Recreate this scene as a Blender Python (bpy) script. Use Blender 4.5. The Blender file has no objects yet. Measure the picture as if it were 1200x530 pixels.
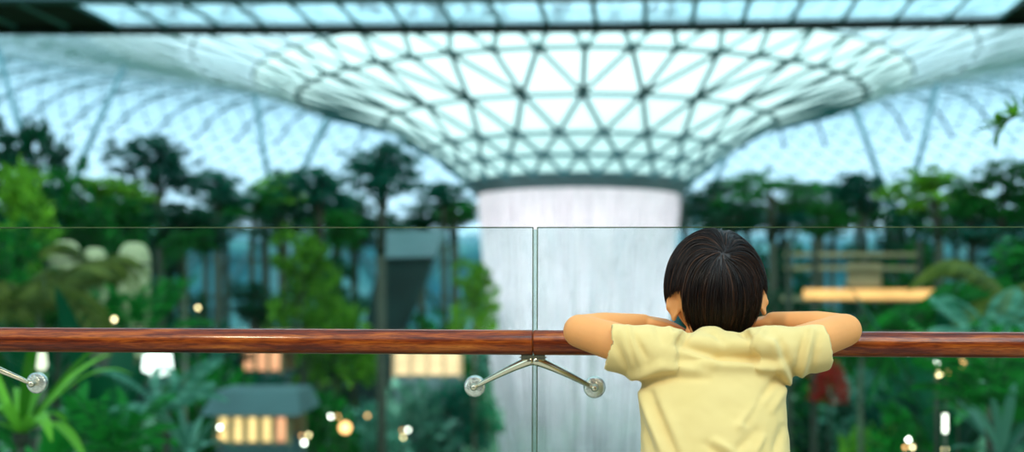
import bpy, bmesh, math, random
from math import sin, cos, pi, radians, sqrt, atan2, exp
from mathutils import Vector, Matrix, noise
random.seed(7)
sc = bpy.context.scene
COL = sc.collection
F = 1400.0            # focal length in pixels of the 1200 px wide frame
EYE = 1.081           # eye height above the deck
HZ = 350.0            # image row of the horizon
def at(px, py, d):
    return Vector(((px-600)/F*d, d, EYE+(HZ-py)/F*d))
def lerp(a, b, t): return a+(b-a)*t
def clamp(x, a=0., b=1.): return max(a, min(b, x))
def sstep(a, b, x):
    t = clamp((x-a)/(b-a)); return t*t*(3-2*t)
def interp(tab, x):
    if x <= tab[0][0]: return tab[0][1]
    for (x0, y0), (x1, y1) in zip(tab, tab[1:]):
        if x <= x1: return y0+(y1-y0)*(x-x0)/(x1-x0)
    return tab[-1][1]

# ---------------------------------------------------------------- object helpers
def tag(o, label=None, cat=None, group=None, kind=None):
    if label: o['label'] = label
    if cat: o['category'] = cat
    if group: o['group'] = group
    if kind: o['kind'] = kind
    return o
def empty(name, loc=(0, 0, 0), label=None, cat=None, group=None):
    o = bpy.data.objects.new(name, None); COL.objects.link(o)
    o.location = loc; o.empty_display_size = .1
    return tag(o, label, cat, group)
def copy_tree(o, parent=None):
    c = o.copy(); COL.objects.link(c)
    if parent: c.parent = parent
    for ch in list(o.children): copy_tree(ch, c)
    return c
class MB:
    def __init__(s): s.v = []; s.f = []; s.m = []; s.mi = 0
    def add(s, vs, fs):
        n = len(s.v); s.v += [tuple(v) for v in vs]
        for f in fs: s.f.append(tuple(i+n for i in f)); s.m.append(s.mi)
    def box(s, c, size, rot=None):
        c = Vector(c); hx, hy, hz = size[0]/2, size[1]/2, size[2]/2
        vs = [Vector((x*hx, y*hy, z*hz)) for x in (-1, 1) for y in (-1, 1) for z in (-1, 1)]
        if rot is not None: vs = [rot @ v for v in vs]
        s.add([v+c for v in vs], [(0,1,3,2),(4,6,7,5),(0,4,5,1),(2,3,7,6),(0,2,6,4),(1,5,7,3)])
    def tube(s, pts, rad, n=8, caps=True, up=None, flat=1.0):
        pts = [Vector(p) for p in pts]; k = len(pts)
        rs = rad if isinstance(rad, (list, tuple)) else [rad]*k
        t0 = (pts[1]-pts[0]).normalized()
        u = Vector(up) if up else (Vector((0, 0, 1)) if abs(t0.z) < .9 else Vector((1, 0, 0)))
        vs = []
        for i, p in enumerate(pts):
            t = (pts[min(i+1, k-1)]-pts[max(i-1, 0)])
            t = t.normalized() if t.length > 1e-9 else t0
            a = t.cross(u)
            if a.length < 1e-6: a = t.orthogonal()
            a.normalize(); b = a.cross(t).normalized(); u = b
            for j in range(n):
                th = 2*pi*j/n
                vs.append(p+a*cos(th)*rs[i]+b*sin(th)*rs[i]*flat)
        fs = []
        for i in range(k-1):
            for j in range(n):
                j2 = (j+1) % n
                fs.append((i*n+j, i*n+j2, (i+1)*n+j2, (i+1)*n+j))
        if caps and n > 2:
            fs.append(tuple(range(n-1, -1, -1))); fs.append(tuple((k-1)*n+j for j in range(n)))
        s.add(vs, fs)
    def lathe(s, prof, n=32, c=(0, 0, 0), axis=None, a0=0, a1=2*pi, closed=False):
        c = Vector(c); M = None
        if axis is not None: M = Vector((0, 0, 1)).rotation_difference(Vector(axis)).to_matrix()
        full = abs(a1-a0-2*pi) < 1e-6; m = n if full else n+1
        vs = []
        for r, z in prof:
            for j in range(m):
                th = a0+(a1-a0)*j/n
                v = Vector((r*cos(th), r*sin(th), z))
                if M: v = M @ v
                vs.append(v+c)
        fs = []; k = len(prof)
        for i in range(k if closed else k-1):
            i2 = (i+1) % k
            for j in range(n):
                j2 = (j+1) % m
                fs.append((i*m+j, i*m+j2, i2*m+j2, i2*m+j))
        s.add(vs, fs)
    def ball(s, c, r, nu=16, nv=10, rot=None):
        c = Vector(c); r = r if isinstance(r, (tuple, list)) else (r, r, r)
        vs = [Vector((0, 0, r[2]))]
        for i in range(1, nv):
            ph = pi*i/nv
            for j in range(nu):
                th = 2*pi*j/nu
                vs.append(Vector((r[0]*sin(ph)*cos(th), r[1]*sin(ph)*sin(th), r[2]*cos(ph))))
        vs.append(Vector((0, 0, -r[2])))
        fs = [(0, 1+j, 1+(j+1) % nu) for j in range(nu)]
        for i in range(nv-2):
            for j in range(nu):
                a = 1+i*nu+j; b = 1+i*nu+(j+1) % nu
                fs.append((a, a+nu, b+nu, b))
        L = len(vs)-1; o = 1+(nv-2)*nu
        fs += [(o+(j+1) % nu, o+j, L) for j in range(nu)]
        if rot is not None: vs = [rot @ v for v in vs]
        s.add([v+c for v in vs], fs)
    def cone(s, p0, r0, p1, r1, n=16):       # tapered limb piece with round ends
        p0, p1 = Vector(p0), Vector(p1); ax = (p1-p0); L = ax.length; ax = ax/L if L > 1e-9 else Vector((0, 0, 1))
        prof = []
        for i in range(6):
            a = pi/2*i/5; prof.append((max(r0*sin(a), 1e-5), -r0*cos(a)))
        for i in range(6):
            a = pi/2*i/5; prof.append((max(r1*cos(a), 1e-5), L+r1*sin(a)))
        s.lathe(prof, n, p0, ax)
        s.f.append(tuple(range(len(s.v)-12*n, len(s.v)-11*n))[::-1]); s.m.append(s.mi)
        s.f.append(tuple(range(len(s.v)-n, len(s.v)))); s.m.append(s.mi)
    def mesh(s, name, mats, smooth=True):
        me = bpy.data.meshes.new(name); me.from_pydata(s.v, [], s.f); me.update()
        for m in (mats if isinstance(mats, (list, tuple)) else [mats]): me.materials.append(m)
        if any(s.m): me.polygons.foreach_set('material_index', s.m)
        if smooth: me.polygons.foreach_set('use_smooth', [True]*len(me.polygons))
        return me
    def build(s, name, mats, parent=None, smooth=True, loc=None):
        o = bpy.data.objects.new(name, s.mesh(name, mats, smooth)); COL.objects.link(o)
        if loc is not None: o.location = loc
        if parent: o.parent = parent
        return o
def sharp(o, ang=35):
    bm = bmesh.new(); bm.from_mesh(o.data)
    a = radians(ang)
    for e in bm.edges:
        e.smooth = not (len(e.link_faces) == 2 and e.calc_face_angle(0) > a)
    bm.to_mesh(o.data); bm.free(); return o
def bevel(o, w, seg=2):
    bm = bmesh.new(); bm.from_mesh(o.data)
    bmesh.ops.bevel(bm, geom=list(bm.edges), offset=w, segments=seg, affect='EDGES', clamp_overlap=True)
    bm.to_mesh(o.data); bm.free(); return o
def bake(o, mods):                          # apply modifiers given as (type, {settings})
    for t, kw in mods:
        m = o.modifiers.new(t.lower(), t)
        for k, v in kw.items(): setattr(m, k, v)
    dg = bpy.context.evaluated_depsgraph_get(); dg.update()
    me = bpy.data.meshes.new_from_object(o.evaluated_get(dg))
    mats = list(o.data.materials); o.modifiers.clear(); o.data = me
    me.materials.clear()
    for m in mats: me.materials.append(m)
    me.polygons.foreach_set('use_smooth', [True]*len(me.polygons)); me.update()
    return o

# ---------------------------------------------------------------- materials
def mat(name):
    m = bpy.data.materials.new(name); m.use_nodes = True
    nt = m.node_tree; nt.nodes.clear()
    out = nt.nodes.new('ShaderNodeOutputMaterial')
    return m, nt, out
def N(nt, typ, **kw):
    n = nt.nodes.new('ShaderNode'+typ)
    for k, v in kw.items():
        if k.startswith('_'): setattr(n, k[1:], v)
        else: n.inputs[k.replace('__', ' ')].default_value = v
    return n
def rgba(c): return (c[0], c[1], c[2], 1)
def ramp(nt, fac, stops):
    r = nt.nodes.new('ShaderNodeValToRGB'); el = r.color_ramp.elements
    el[0].position, el[0].color = stops[0][0], rgba(stops[0][1])
    el[1].position, el[1].color = stops[-1][0], rgba(stops[-1][1])
    for p, c in stops[1:-1]:
        e = el.new(p); e.color = rgba(c)
    nt.links.new(fac, r.inputs['Fac']); return r.outputs['Color']
def plain(name, col, rough=.6, metal=0, var=.12, scale=8, spec=.5, coat=0, bump=0, bscale=60, sss=0):
    m, nt, out = mat(name)
    tc = N(nt, 'TexCoord'); nz = N(nt, 'TexNoise', Scale=scale, Detail=3.)
    nt.links.new(tc.outputs['Object'], nz.inputs['Vector'])
    c = ramp(nt, nz.outputs['Fac'], [(.3, tuple(x*(1-var) for x in col)), (.7, tuple(min(1, x*(1+var)) for x in col))])
    b = N(nt, 'BsdfPrincipled', Roughness=rough, Metallic=metal)
    b.inputs['Specular IOR Level'].default_value = spec
    b.inputs['Coat Weight'].default_value = coat
    if sss:
        b.inputs['Subsurface Weight'].default_value = sss
        b.inputs['Subsurface Radius'].default_value = (.012, .004, .002)
    nt.links.new(c, b.inputs['Base Color'])
    if bump:
        n2 = N(nt, 'TexNoise', Scale=bscale, Detail=4.)
        nt.links.new(tc.outputs['Object'], n2.inputs['Vector'])
        bp = N(nt, 'Bump', Strength=bump, Distance=.002); nt.links.new(n2.outputs['Fac'], bp.inputs['Height'])
        nt.links.new(bp.outputs['Normal'], b.inputs['Normal'])
    nt.links.new(b.outputs['BSDF'], out.inputs['Surface']); return m
def leafmat(name, dark, light, trans=.35, rough=.45):
    m, nt, out = mat(name)
    g = N(nt, 'NewGeometry'); oi = N(nt, 'ObjectInfo')
    c = ramp(nt, g.outputs['Random Per Island'], [(0, dark), (.6, tuple(lerp(a, b, .45) for a, b in zip(dark, light))), (1, light)])
    h = N(nt, 'HueSaturation'); mr = N(nt, 'MapRange'); mr.inputs['To Min'].default_value = .75; mr.inputs['To Max'].default_value = 1.3
    nt.links.new(oi.outputs['Random'], mr.inputs['Value']); nt.links.new(mr.outputs['Result'], h.inputs['Value'])
    nt.links.new(c, h.inputs['Color'])
    b = N(nt, 'BsdfPrincipled', Roughness=rough); nt.links.new(h.outputs['Color'], b.inputs['Base Color']); b.inputs['Specular IOR Level'].default_value = .18
    t = N(nt, 'BsdfTranslucent'); nt.links.new(h.outputs['Color'], t.inputs['Color'])
    mx = N(nt, 'MixShader', Fac=trans)
    nt.links.new(b.outputs['BSDF'], mx.inputs[1]); nt.links.new(t.outputs['BSDF'], mx.inputs[2])
    nt.links.new(mx.outputs['Shader'], out.inputs['Surface']); return m
def glow(name, col, s):
    m, nt, out = mat(name)
    tc = N(nt, 'TexCoord'); nz = N(nt, 'TexNoise', Scale=1.2, Detail=2.)
    nt.links.new(tc.outputs['Object'], nz.inputs['Vector'])
    c = ramp(nt, nz.outputs['Fac'], [(.3, tuple(x*.75 for x in col)), (.65, col)])
    e = N(nt, 'Emission', Strength=s); nt.links.new(c, e.inputs['Color'])
    nt.links.new(e.outputs['Emission'], out.inputs['Surface']); return m
def glassmat(name, tint, refl=.06, rough=0., fres=1.45):
    m, nt, out = mat(name)
    t = N(nt, 'BsdfTransparent', Color=rgba(tint)); g = N(nt, 'BsdfGlossy', Color=(1, 1, 1, 1), Roughness=rough)
    fr = N(nt, 'Fresnel', IOR=fres); mx = N(nt, 'MixShader')
    nt.links.new(fr.outputs['Fac'], mx.inputs['Fac'])
    nt.links.new(t.outputs['BSDF'], mx.inputs[1]); nt.links.new(g.outputs['BSDF'], mx.inputs[2])
    nt.links.new(mx.outputs['Shader'], out.inputs['Surface']); return m
M = {}
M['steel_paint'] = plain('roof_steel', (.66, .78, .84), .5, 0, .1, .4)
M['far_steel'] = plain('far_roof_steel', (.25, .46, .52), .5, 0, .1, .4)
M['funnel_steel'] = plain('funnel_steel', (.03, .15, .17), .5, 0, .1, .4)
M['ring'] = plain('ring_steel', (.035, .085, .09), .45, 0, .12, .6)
M['metal'] = plain('polished_steel', (.84, .74, .55), .18, 1, .05, 20)
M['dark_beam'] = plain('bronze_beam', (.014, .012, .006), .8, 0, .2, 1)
M['column'] = plain('column_paint', (.10, .25, .28), .5, 0, .15, .5)
M['soil'] = plain('soil', (.02, .05, .03), .9, 0, .4, .5)
M['deck'] = plain('deck_stone', (.42, .38, .32), .5, 0, .12, 3)
M['bark'] = plain('bark', (.06, .06, .035), .85, 0, .4, 6, bump=.3, bscale=20)
M['trunk_pale'] = plain('trunk_pale', (.2, .22, .13), .8, 0, .3, 4)
M['leaf_dark'] = leafmat('leaf_dark', (.0005, .03, .014), (.003, .13, .045))
M['leaf_mid'] = leafmat('leaf_mid', (.002, .065, .010), (.018, .29, .025))
M['leaf_lime'] = leafmat('leaf_lime', (.04, .17, .008), (.26, .58, .04))
M['leaf_teal'] = leafmat('leaf_teal', (.0005, .045, .034), (.004, .19, .10))
M['leaf_pale'] = leafmat('leaf_pale', (.04, .2, .12), (.25, .5, .36))
M['leaf_olive'] = leafmat('leaf_olive', (.05, .09, .01), (.26, .28, .05))
M['leaf_red'] = leafmat('leaf_red', (.3, .01, .01), (.85, .05, .03))
M['leaf_orange'] = leafmat('leaf_orange', (.3, .06, .005), (.9, .3, .05))
# ---------------------------------------------------------------- camera and world
cam = bpy.data.cameras.new('camera'); camo = bpy.data.objects.new('camera', cam); COL.objects.link(camo)
camo.location = (0, 0, EYE); camo.rotation_euler = (pi/2, radians(-.18), 0)
cam.sensor_fit = 'HORIZONTAL'; cam.sensor_width = 36; cam.lens = 36*F/1200
cam.shift_y = (HZ-265)/1200
cam.clip_start = .05; cam.clip_end = 600
cam.dof.use_dof = True; cam.dof.focus_distance = 2.13; cam.dof.aperture_fstop = 2.3
cam.dof.aperture_blades = 0
sc.camera = camo
sc.view_settings.view_transform = 'Standard'; sc.view_settings.look = 'None'
sc.view_settings.gamma = 1; sc.view_settings.use_curve_mapping = False; sc.view_settings.exposure = 0.32
cy = sc.cycles
cy.max_bounces = 8; cy.diffuse_bounces = 4; cy.glossy_bounces = 3; cy.transmission_bounces = 6
cy.transparent_max_bounces = 24; cy.caustics_reflective = False; cy.caustics_refractive = False
cy.sample_clamp_indirect = 6; cy.use_denoising = True
w = bpy.data.worlds.new('overcast_sky'); sc.world = w; w.use_nodes = True
nt = w.node_tree; nt.nodes.clear()
out = nt.nodes.new('ShaderNodeOutputWorld'); bg = nt.nodes.new('ShaderNodeBackground')
tc = N(nt, 'TexCoord'); sp = N(nt, 'SeparateXYZ'); nt.links.new(tc.outputs['Generated'], sp.inputs[0])
c = ramp(nt, sp.outputs['Z'], [(0, (.05, .12, .13)), (.0, (.3, .5, .55)), (.04, (1., 1.12, 1.2)), (.09, (.88, 1.05, 1.15)), (.15, (.55, .78, .92)), (.3, (.80, 1., .98)), (1, (.9, 1., 1.))])
nt.links.new(c, bg.inputs['Color']); bg.inputs['Strength'].default_value = 1.45
nt.links.new(bg.outputs[0], out.inputs[0])
sun = bpy.data.lights.new('veiled_sun', 'SUN'); sun.energy = 3.0; sun.angle = radians(35); sun.color = (1, .97, .92)
so = bpy.data.objects.new('veiled_sun', sun); COL.objects.link(so); so.rotation_euler = Vector((-.25, .75, -1)).to_track_quat('-Z', 'Y').to_euler()

# ---------------------------------------------------------------- glass roof: funnel over the waterfall
CX, CY = 3.3, 60.0
def roof_pt(r, th, h):   # th measured from the direction that faces the deck
    return Vector((CX+r*sin(th), CY-r*cos(th), EYE+h))
PROF = [(5.57, 5.72), (6.5, 6.5), (7.55, 7.35), (9.8, 8.66), (13.9, 9.75), (16, 10.55), (18.8, 11.4), (21.8, 12.25), (27, 13.6), (33, 15), (40, 16.3), (47, 17), (53, 16.6), (58, 15), (63, 12.2), (67, 9), (70, 5.8)]
rings = [(5.57, 5.72, 24), (6.5, 6.5, 24), (7.55, 7.35, 24), (9.8, 8.66, 24), (13.9, 9.75, 48)]
for r in (16, 18.8): rings.append((r, interp(PROF, r), 48))
for r in (21.8, 24.5, 27.2, 30, 33, 36, 39, 42): rings.append((r, interp(PROF, r), 96))
for r in (44.4, 46.3, 48.2, 50.1, 52, 53.8, 55.5, 57.1, 58.6, 60, 61.3, 62.6, 63.8, 65, 66.1, 67.1, 68.1, 69.1, 70): rings.append((r, interp(PROF, r), 192))
TH0 = radians(-2.1)
OFF = []; nodes = []
for k, (r, h, n) in enumerate(rings):
    if k < 4: o_ = (.5, 0, .5, 0)[k]
    elif n == rings[k-1][2]: o_ = .5-OFF[-1]
    else: o_ = 0
    OFF.append(o_)
    nodes.append([roof_pt(r, TH0+2*pi*(j+o_)/n, h) for j in range(n)])
frame = MB(); near = MB(); far = MB(); pane = MB(); joints = MB()
def beam(a, b, w, hoop=False):
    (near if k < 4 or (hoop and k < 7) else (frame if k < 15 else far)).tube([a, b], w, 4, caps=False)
for k, (r, h, n) in enumerate(rings):
    wd = .12 if r < 14.5 else (.07 if r < 20 else (.055 if r < 43 else .06))
    P = nodes[k]
    for j in range(n):
        beam(P[j], P[(j+1) % n], wd if r < 17 else wd*.8, True)
        if r < 14: joints.ball(P[j], (.25, .25, .16), 8, 5)
    if k+1 < len(rings):
        Q = nodes[k+1]; n2 = rings[k+1][2]; o1, o2 = OFF[k], OFF[k+1]
        if n2 == n:
            for j in range(n):
                a = P[j]; s = j+o1
                ja = int(round(s-.5-o2)); q0, q1 = Q[ja % n], Q[(ja+1) % n]
                beam(a, q0, wd); beam(a, q1, wd)
                pane.mi = 0 if k < 5 else (2 if k < 8 else 1); pane.add([a, q0, q1], [(0, 1, 2)])
                pane.add([a, q1, P[(j+1) % n]], [(0, 1, 2)])
        else:
            for j in range(n):
                a = P[j]; s = (j+o1)*2-o2; i0 = int(round(s))
                qs = [Q[(i0+i) % n2] for i in (-1, 0, 1)]
                for q in qs: beam(a, q, wd)
                pane.add([a]+qs, [(0, 1, 2), (0, 2, 3)]); pane.add([a, qs[2], P[(j+1) % n]], [(0, 1, 2)])
# deep ribs where the roof turns down to the far wall
ribs = MB()
for j in range(96):
    th = 2*pi*(j+.5)/96
    pts = [roof_pt(r, th+.02*(r-36)/16, interp(PROF, r)-.3) for r in (45, 48, 51, 54, 56.5, 58.5)]
    ribs.tube(pts, .13, 5)
def frit(name, tc_, lc_, f_):
    m, nt, out = mat(name)
    t = N(nt, 'BsdfTransparent', Color=rgba(tc_)); tl = N(nt, 'BsdfTranslucent', Color=rgba(lc_)); mx = N(nt, 'MixShader', Fac=f_)
    nt.links.new(t.outputs[0], mx.inputs[1]); nt.links.new(tl.outputs[0], mx.inputs[2])
    gl = N(nt, 'BsdfGlossy', Roughness=.12); lw = N(nt, 'LayerWeight', Blend=.5); pw = N(nt, 'Math', _operation='POWER'); pw.inputs[1].default_value = 5.; m2 = N(nt, 'MixShader')
    nt.links.new(lw.outputs['Facing'], pw.inputs[0]); nt.links.new(pw.outputs[0], m2.inputs[0])
    nt.links.new(mx.outputs[0], m2.inputs[1]); nt.links.new(gl.outputs[0], m2.inputs[2]); nt.links.new(m2.outputs[0], out.inputs['Surface']); return m
M['roof_glass'] = frit('funnel_glass', (.82, .97, .97), (.60, .84, .83), .75)
M['shoulder_glass'] = frit('shoulder_glass', (.74, .9, .95), (.50, .72, .78), .55)
M['outer_glass'] = frit('outer_roof_glass', (.66, .84, .94), (.36, .56, .70), .42)
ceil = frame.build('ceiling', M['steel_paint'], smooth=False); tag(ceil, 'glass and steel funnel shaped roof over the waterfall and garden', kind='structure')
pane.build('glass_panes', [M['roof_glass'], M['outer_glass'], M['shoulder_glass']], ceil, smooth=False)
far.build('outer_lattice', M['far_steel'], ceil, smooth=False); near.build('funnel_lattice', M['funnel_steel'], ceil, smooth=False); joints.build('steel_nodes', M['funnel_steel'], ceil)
ribs.build('roof_ribs', M['column'], ceil)
rg = MB(); rg.lathe([(5.0, EYE+5.18), (5.12, EYE+5.12), (5.62, EYE+5.66), (5.62, EYE+5.82), (5.3, EYE+5.9), (5.0, EYE+5.6)], 96, (CX, CY, 0), closed=True)
tag(sharp(rg.build('oculus_ring', M['ring'], ceil)), 'dark steel ring at the bottom of the glass funnel')

# ---------------------------------------------------------------- waterfall
def water_r(h): return interp([(-21, 3.1), (-8, 3.75), (-1.7, 4.38), (2, 4.62), (4, 4.8), (5.2, 4.96)], h)
m, nt, out = mat('falling_water')
tc = N(nt, 'TexCoord'); mp = N(nt, 'Mapping'); mp.inputs['Scale'].default_value = (2.2, 2.2, .16)
nt.links.new(tc.outputs['Object'], mp.inputs['Vector'])
nz = N(nt, 'TexNoise', Scale=2.0, Detail=6., Roughness=.65); nt.links.new(mp.outputs[0], nz.inputs['Vector'])
sp = N(nt, 'SeparateXYZ'); nt.links.new(tc.outputs['Object'], sp.inputs[0])
n3 = N(nt, 'TexNoise', Scale=.9, Detail=3.); nt.links.new(tc.outputs['Object'], n3.inputs['Vector'])
hz = N(nt, 'MapRange'); hz.inputs['From Min'].default_value = 2.6; hz.inputs['From Max'].default_value = 4.6
hz.inputs['To Min'].default_value = 0; hz.inputs['To Max'].default_value = .75
ad = N(nt, 'Math', _operation='MULTIPLY_ADD'); ad.inputs[1].default_value = 1.2; nt.links.new(n3.outputs['Fac'], ad.inputs[0]); nt.links.new(sp.outputs['Z'], ad.inputs[2])
sub = N(nt, 'Math', _operation='SUBTRACT'); sub.inputs[1].default_value = .6+EYE; nt.links.new(ad.outputs[0], sub.inputs[0])
nt.links.new(sub.outputs[0], hz.inputs['Value'])
st = N(nt, 'MapRange'); st.inputs['From Min'].default_value = .38; st.inputs['From Max'].default_value = .66
st.inputs['To Min'].default_value = .04; st.inputs['To Max'].default_value = .5
nt.links.new(nz.outputs['Fac'], st.inputs['Value'])
sm = N(nt, 'Math', _operation='ADD', _use_clamp=True); nt.links.new(st.outputs[0], sm.inputs[0]); nt.links.new(hz.outputs[0], sm.inputs[1])
df = N(nt, 'BsdfDiffuse', Color=(.99, .92, .95, 1)); tl = N(nt, 'BsdfTranslucent', Color=(.99, .92, .95, 1)); mx = N(nt, 'MixShader', Fac=.5)
nt.links.new(df.outputs[0], mx.inputs[1]); nt.links.new(tl.outputs[0], mx.inputs[2])
tr = N(nt, 'BsdfTransparent'); m2 = N(nt, 'MixShader'); nt.links.new(sm.outputs[0], m2.inputs['Fac'])
nt.links.new(tr.outputs[0], m2.inputs[1]); nt.links.new(mx.outputs[0], m2.inputs[2]); nt.links.new(m2.outputs[0], out.inputs['Surface'])
M['water'] = m
M['strand'] = plain('white_water', (.97, .91, .94), .4, 0, .03, 3)
wf = MB(); prof = []
hh = 5.25
while hh > -20.6: prof.append((water_r(hh), hh)); hh -= .6
wf.lathe(prof, 160)
wfall = empty('waterfall', (CX, CY, EYE), 'tall round white waterfall dropping from the ring of the glass funnel', 'waterfall')
o = wf.build('water_sheet', M['water'], wfall)
# the shader reads heights in the object's own space (origin at eye level)
sub.inputs[1].default_value = .6
sd = MB(); R = random.Random(3)
for i in range(1500):
    th = R.uniform(0, 2*pi); dr = R.gauss(0, .10); h0 = R.uniform(-3, 5.2); L = R.uniform(3, 12)
    if R.random() < .4: h0 = 5.2
    pts = []; hh = h0
    for q in range(7):
        hh = h0-L*q/6; rr = water_r(hh)+dr*(1+.0*q); pts.append((rr*cos(th), rr*sin(th), max(hh, -20.6)))
    wdt = R.uniform(.008, .022)
    sd.tube(pts, [wdt*.4, wdt, wdt, wdt, wdt, wdt, wdt*.3], 3, caps=False)
tag(sd.build('water_strands', M['strand'], wfall), kind='stuff')

# fill lights added out of sight in the garden to brighten the falling water
for a_ in (-75, -40, -12, 20, 50, 80):
    th = radians(a_); l = bpy.data.lights.new('waterfall_fill_light', 'AREA'); l.shape = 'DISK'; l.size = 1.2; l.energy = 180; l.color = (1, .93, .98)
    o = bpy.data.objects.new('waterfall_fill_light', l); COL.objects.link(o); o.location = (CX+17*sin(th), CY-17*cos(th), EYE-4.6); l.spread = radians(80)
    o.rotation_euler = (Vector((CX, CY, EYE+1.5))-o.location).to_track_quat('-Z', 'Y').to_euler()
# ---------------------------------------------------------------- overhead footbridge with glass floor
BH = 5.6
def far_y(x): return 39.5-9.5e-6*x*x if x > 0 else 39.5
def br(x, t, dh=0):        # t = 0 far edge, 1 near edge of the bridge
    off = HZ-far_y(x)+5
    d = BH/off*F/(1+.115*t); xs = 755+(x-755)*(1+.115*t)
    return Vector(((xs-600)/F*d, d, EYE+BH+dh))
M['floor_glass'] = None
m, nt, out = mat('frosted_floor_glass')
t = N(nt, 'BsdfTransparent', Color=(.86, .97, 1., 1)); tl = N(nt, 'BsdfTranslucent', Color=(.85, .98, 1., 1)); mx = N(nt, 'MixShader', Fac=.3)
nt.links.new(t.outputs[0], mx.inputs[1]); nt.links.new(tl.outputs[0], mx.inputs[2])
gl = N(nt, 'BsdfGlossy', Roughness=.05); m2 = N(nt, 'MixShader', Fac=.06)
nt.links.new(mx.outputs[0], m2.inputs[1]); nt.links.new(gl.outputs[0], m2.inputs[2]); nt.links.new(m2.outputs[0], out.inputs['Surface'])
M['floor_glass'] = m
bridge = empty('footbridge', br(600, .5), 'elevated footbridge with pale glass floor crossing the top of the view', 'bridge')
def bpart(mb, name, mt, smooth=False):
    o = mb.build(name, mt, None, smooth); o.parent = bridge; o.matrix_parent_inverse = Matrix.Translation(bridge.location).inverted(); return o
div = [-90, -35, 22, 82, 141, 198, 260, 313, 372, 423, 477, 532, 587, 641, 698, 755, 810, 868, 925, 984, 1045, 1106, 1168, 1228, 1290]
def strip(mb, t0, t1, h0, h1):
    vs = []; xs = [x for x in range(-90, 1300, 30)]
    for x in xs: vs += [br(x, t0, h0), br(x, t1, h0), br(x, t1, h1), br(x, t0, h1)]
    fs = []
    for i in range(len(xs)-1):
        for j in range(4): fs.append((i*4+j, i*4+(j+1) % 4, (i+1)*4+(j+1) % 4, (i+1)*4+j))
    n = len(xs)-1
    fs += [(3, 2, 1, 0), (n*4, n*4+1, n*4+2, n*4+3)]
    mb.add(vs, fs)
for t0, t1 in ((-.03, .06), (.97, 1.12)):
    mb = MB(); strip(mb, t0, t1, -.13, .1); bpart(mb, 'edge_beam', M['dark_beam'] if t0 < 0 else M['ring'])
for x in div[1:-1]:
    mb = MB(); a, b = br(x, 0), br(x, 1); mb.tube([a, b], .055, 4, up=(0, 0, 1)); bpart(mb, 'cross_bar', M['column'])
for i in range(len(div)-1):
    a, b, c_, d_ = br(div[i], .02), br(div[i+1], .02), br(div[i+1], .98), br(div[i], .98)
    up = Vector((0, 0, .03)); mb = MB()
    mb.add([a, b, c_, d_, a+up, b+up, c_+up, d_+up], [(0, 1, 2, 3), (7, 6, 5, 4), (0, 4, 5, 1), (1, 5, 6, 2), (2, 6, 7, 3), (3, 7, 4, 0)])
    solid = div[i+1] <= 141 or div[i] >= 1168
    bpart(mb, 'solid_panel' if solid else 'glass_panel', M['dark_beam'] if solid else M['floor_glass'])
for t0 in (0, 1):
    mb = MB(); mb.tube([br(x, t0, 1.1) for x in range(-90, 1300, 60)], .035, 6); bpart(mb, 'bridge_rail', M['metal'], True)
    for x in div[::2]:
        mb = MB(); mb.tube([br(x, t0, .05), br(x, t0, 1.1)], .02, 5); bpart(mb, 'rail_post', M['metal'], True)
# people crossing the bridge
cl_cols = {'white': (.7, .75, .78), 'navy': (.05, .1, .2), 'grey': (.3, .35, .38), 'blue': (.1, .3, .5), 'black': (.03, .04, .05), 'teal': (.05, .3, .3)}
for k, v in cl_cols.items(): M['cloth_'+k] = plain('cloth_'+k, v, .9, 0, .1, 12)
M['skin'] = plain('skin', (.84, .35, .115), .55, 0, .05, 18, spec=.25, sss=.12)
M['hair'] = plain('hair_dark', (.022, .011, .008), .32, 0, .3, 60, spec=.6)
M['shoe'] = plain('shoe', (.08, .08, .09), .6)
def walker_parts(stride):
    s = stride
    b = MB()
    hip = {}
    for sd_, ph in ((-1, s), (1, -s)):
        h_ = Vector((.085*sd_, 0, .90)); kn = Vector((.085*sd_, .16*ph+.03, .50)); an = Vector((.085*sd_, .30*ph-.02, .09))
        b.cone(h_, .085, kn, .055, 10); b.cone(kn, .055, an, .035, 10); b.cone(an, .035, an+Vector((0, .12, -.04)), .035, 10)
        sh = Vector((.18*sd_, 0, 1.40)); el = Vector((.24*sd_, -.12*ph, 1.13)); wr = Vector((.22*sd_, -.05*ph+.1, .90))
        b.cone(sh, .05, el, .038, 10); b.cone(el, .038, wr, .026, 10)
        for f_ in range(4): b.cone(wr+Vector((0, .02, -.02)), .02, wr+Vector(((f_-1.5)*.012*sd_, .05, -.10)), .009, 6)
        b.cone(wr, .014, wr+Vector((-.02*sd_, .06, -.05)), .009, 6)
        hip[sd_] = (h_, kn, an, sh, el)
    b.cone((0, 0, .95), .13, (0, 0, 1.32), .14, 14); b.cone((-.08, 0, 1.36), .09, (.08, 0, 1.36), .09, 12)
    b.cone((0, 0, 1.4), .055, (0, .01, 1.55), .05, 10); b.ball((0, .015, 1.63), (.075, .095, .115), 14, 10)
    b.ball((0, .115, 1.61), (.012, .018, .02), 8, 6)
    return b, hip
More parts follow.
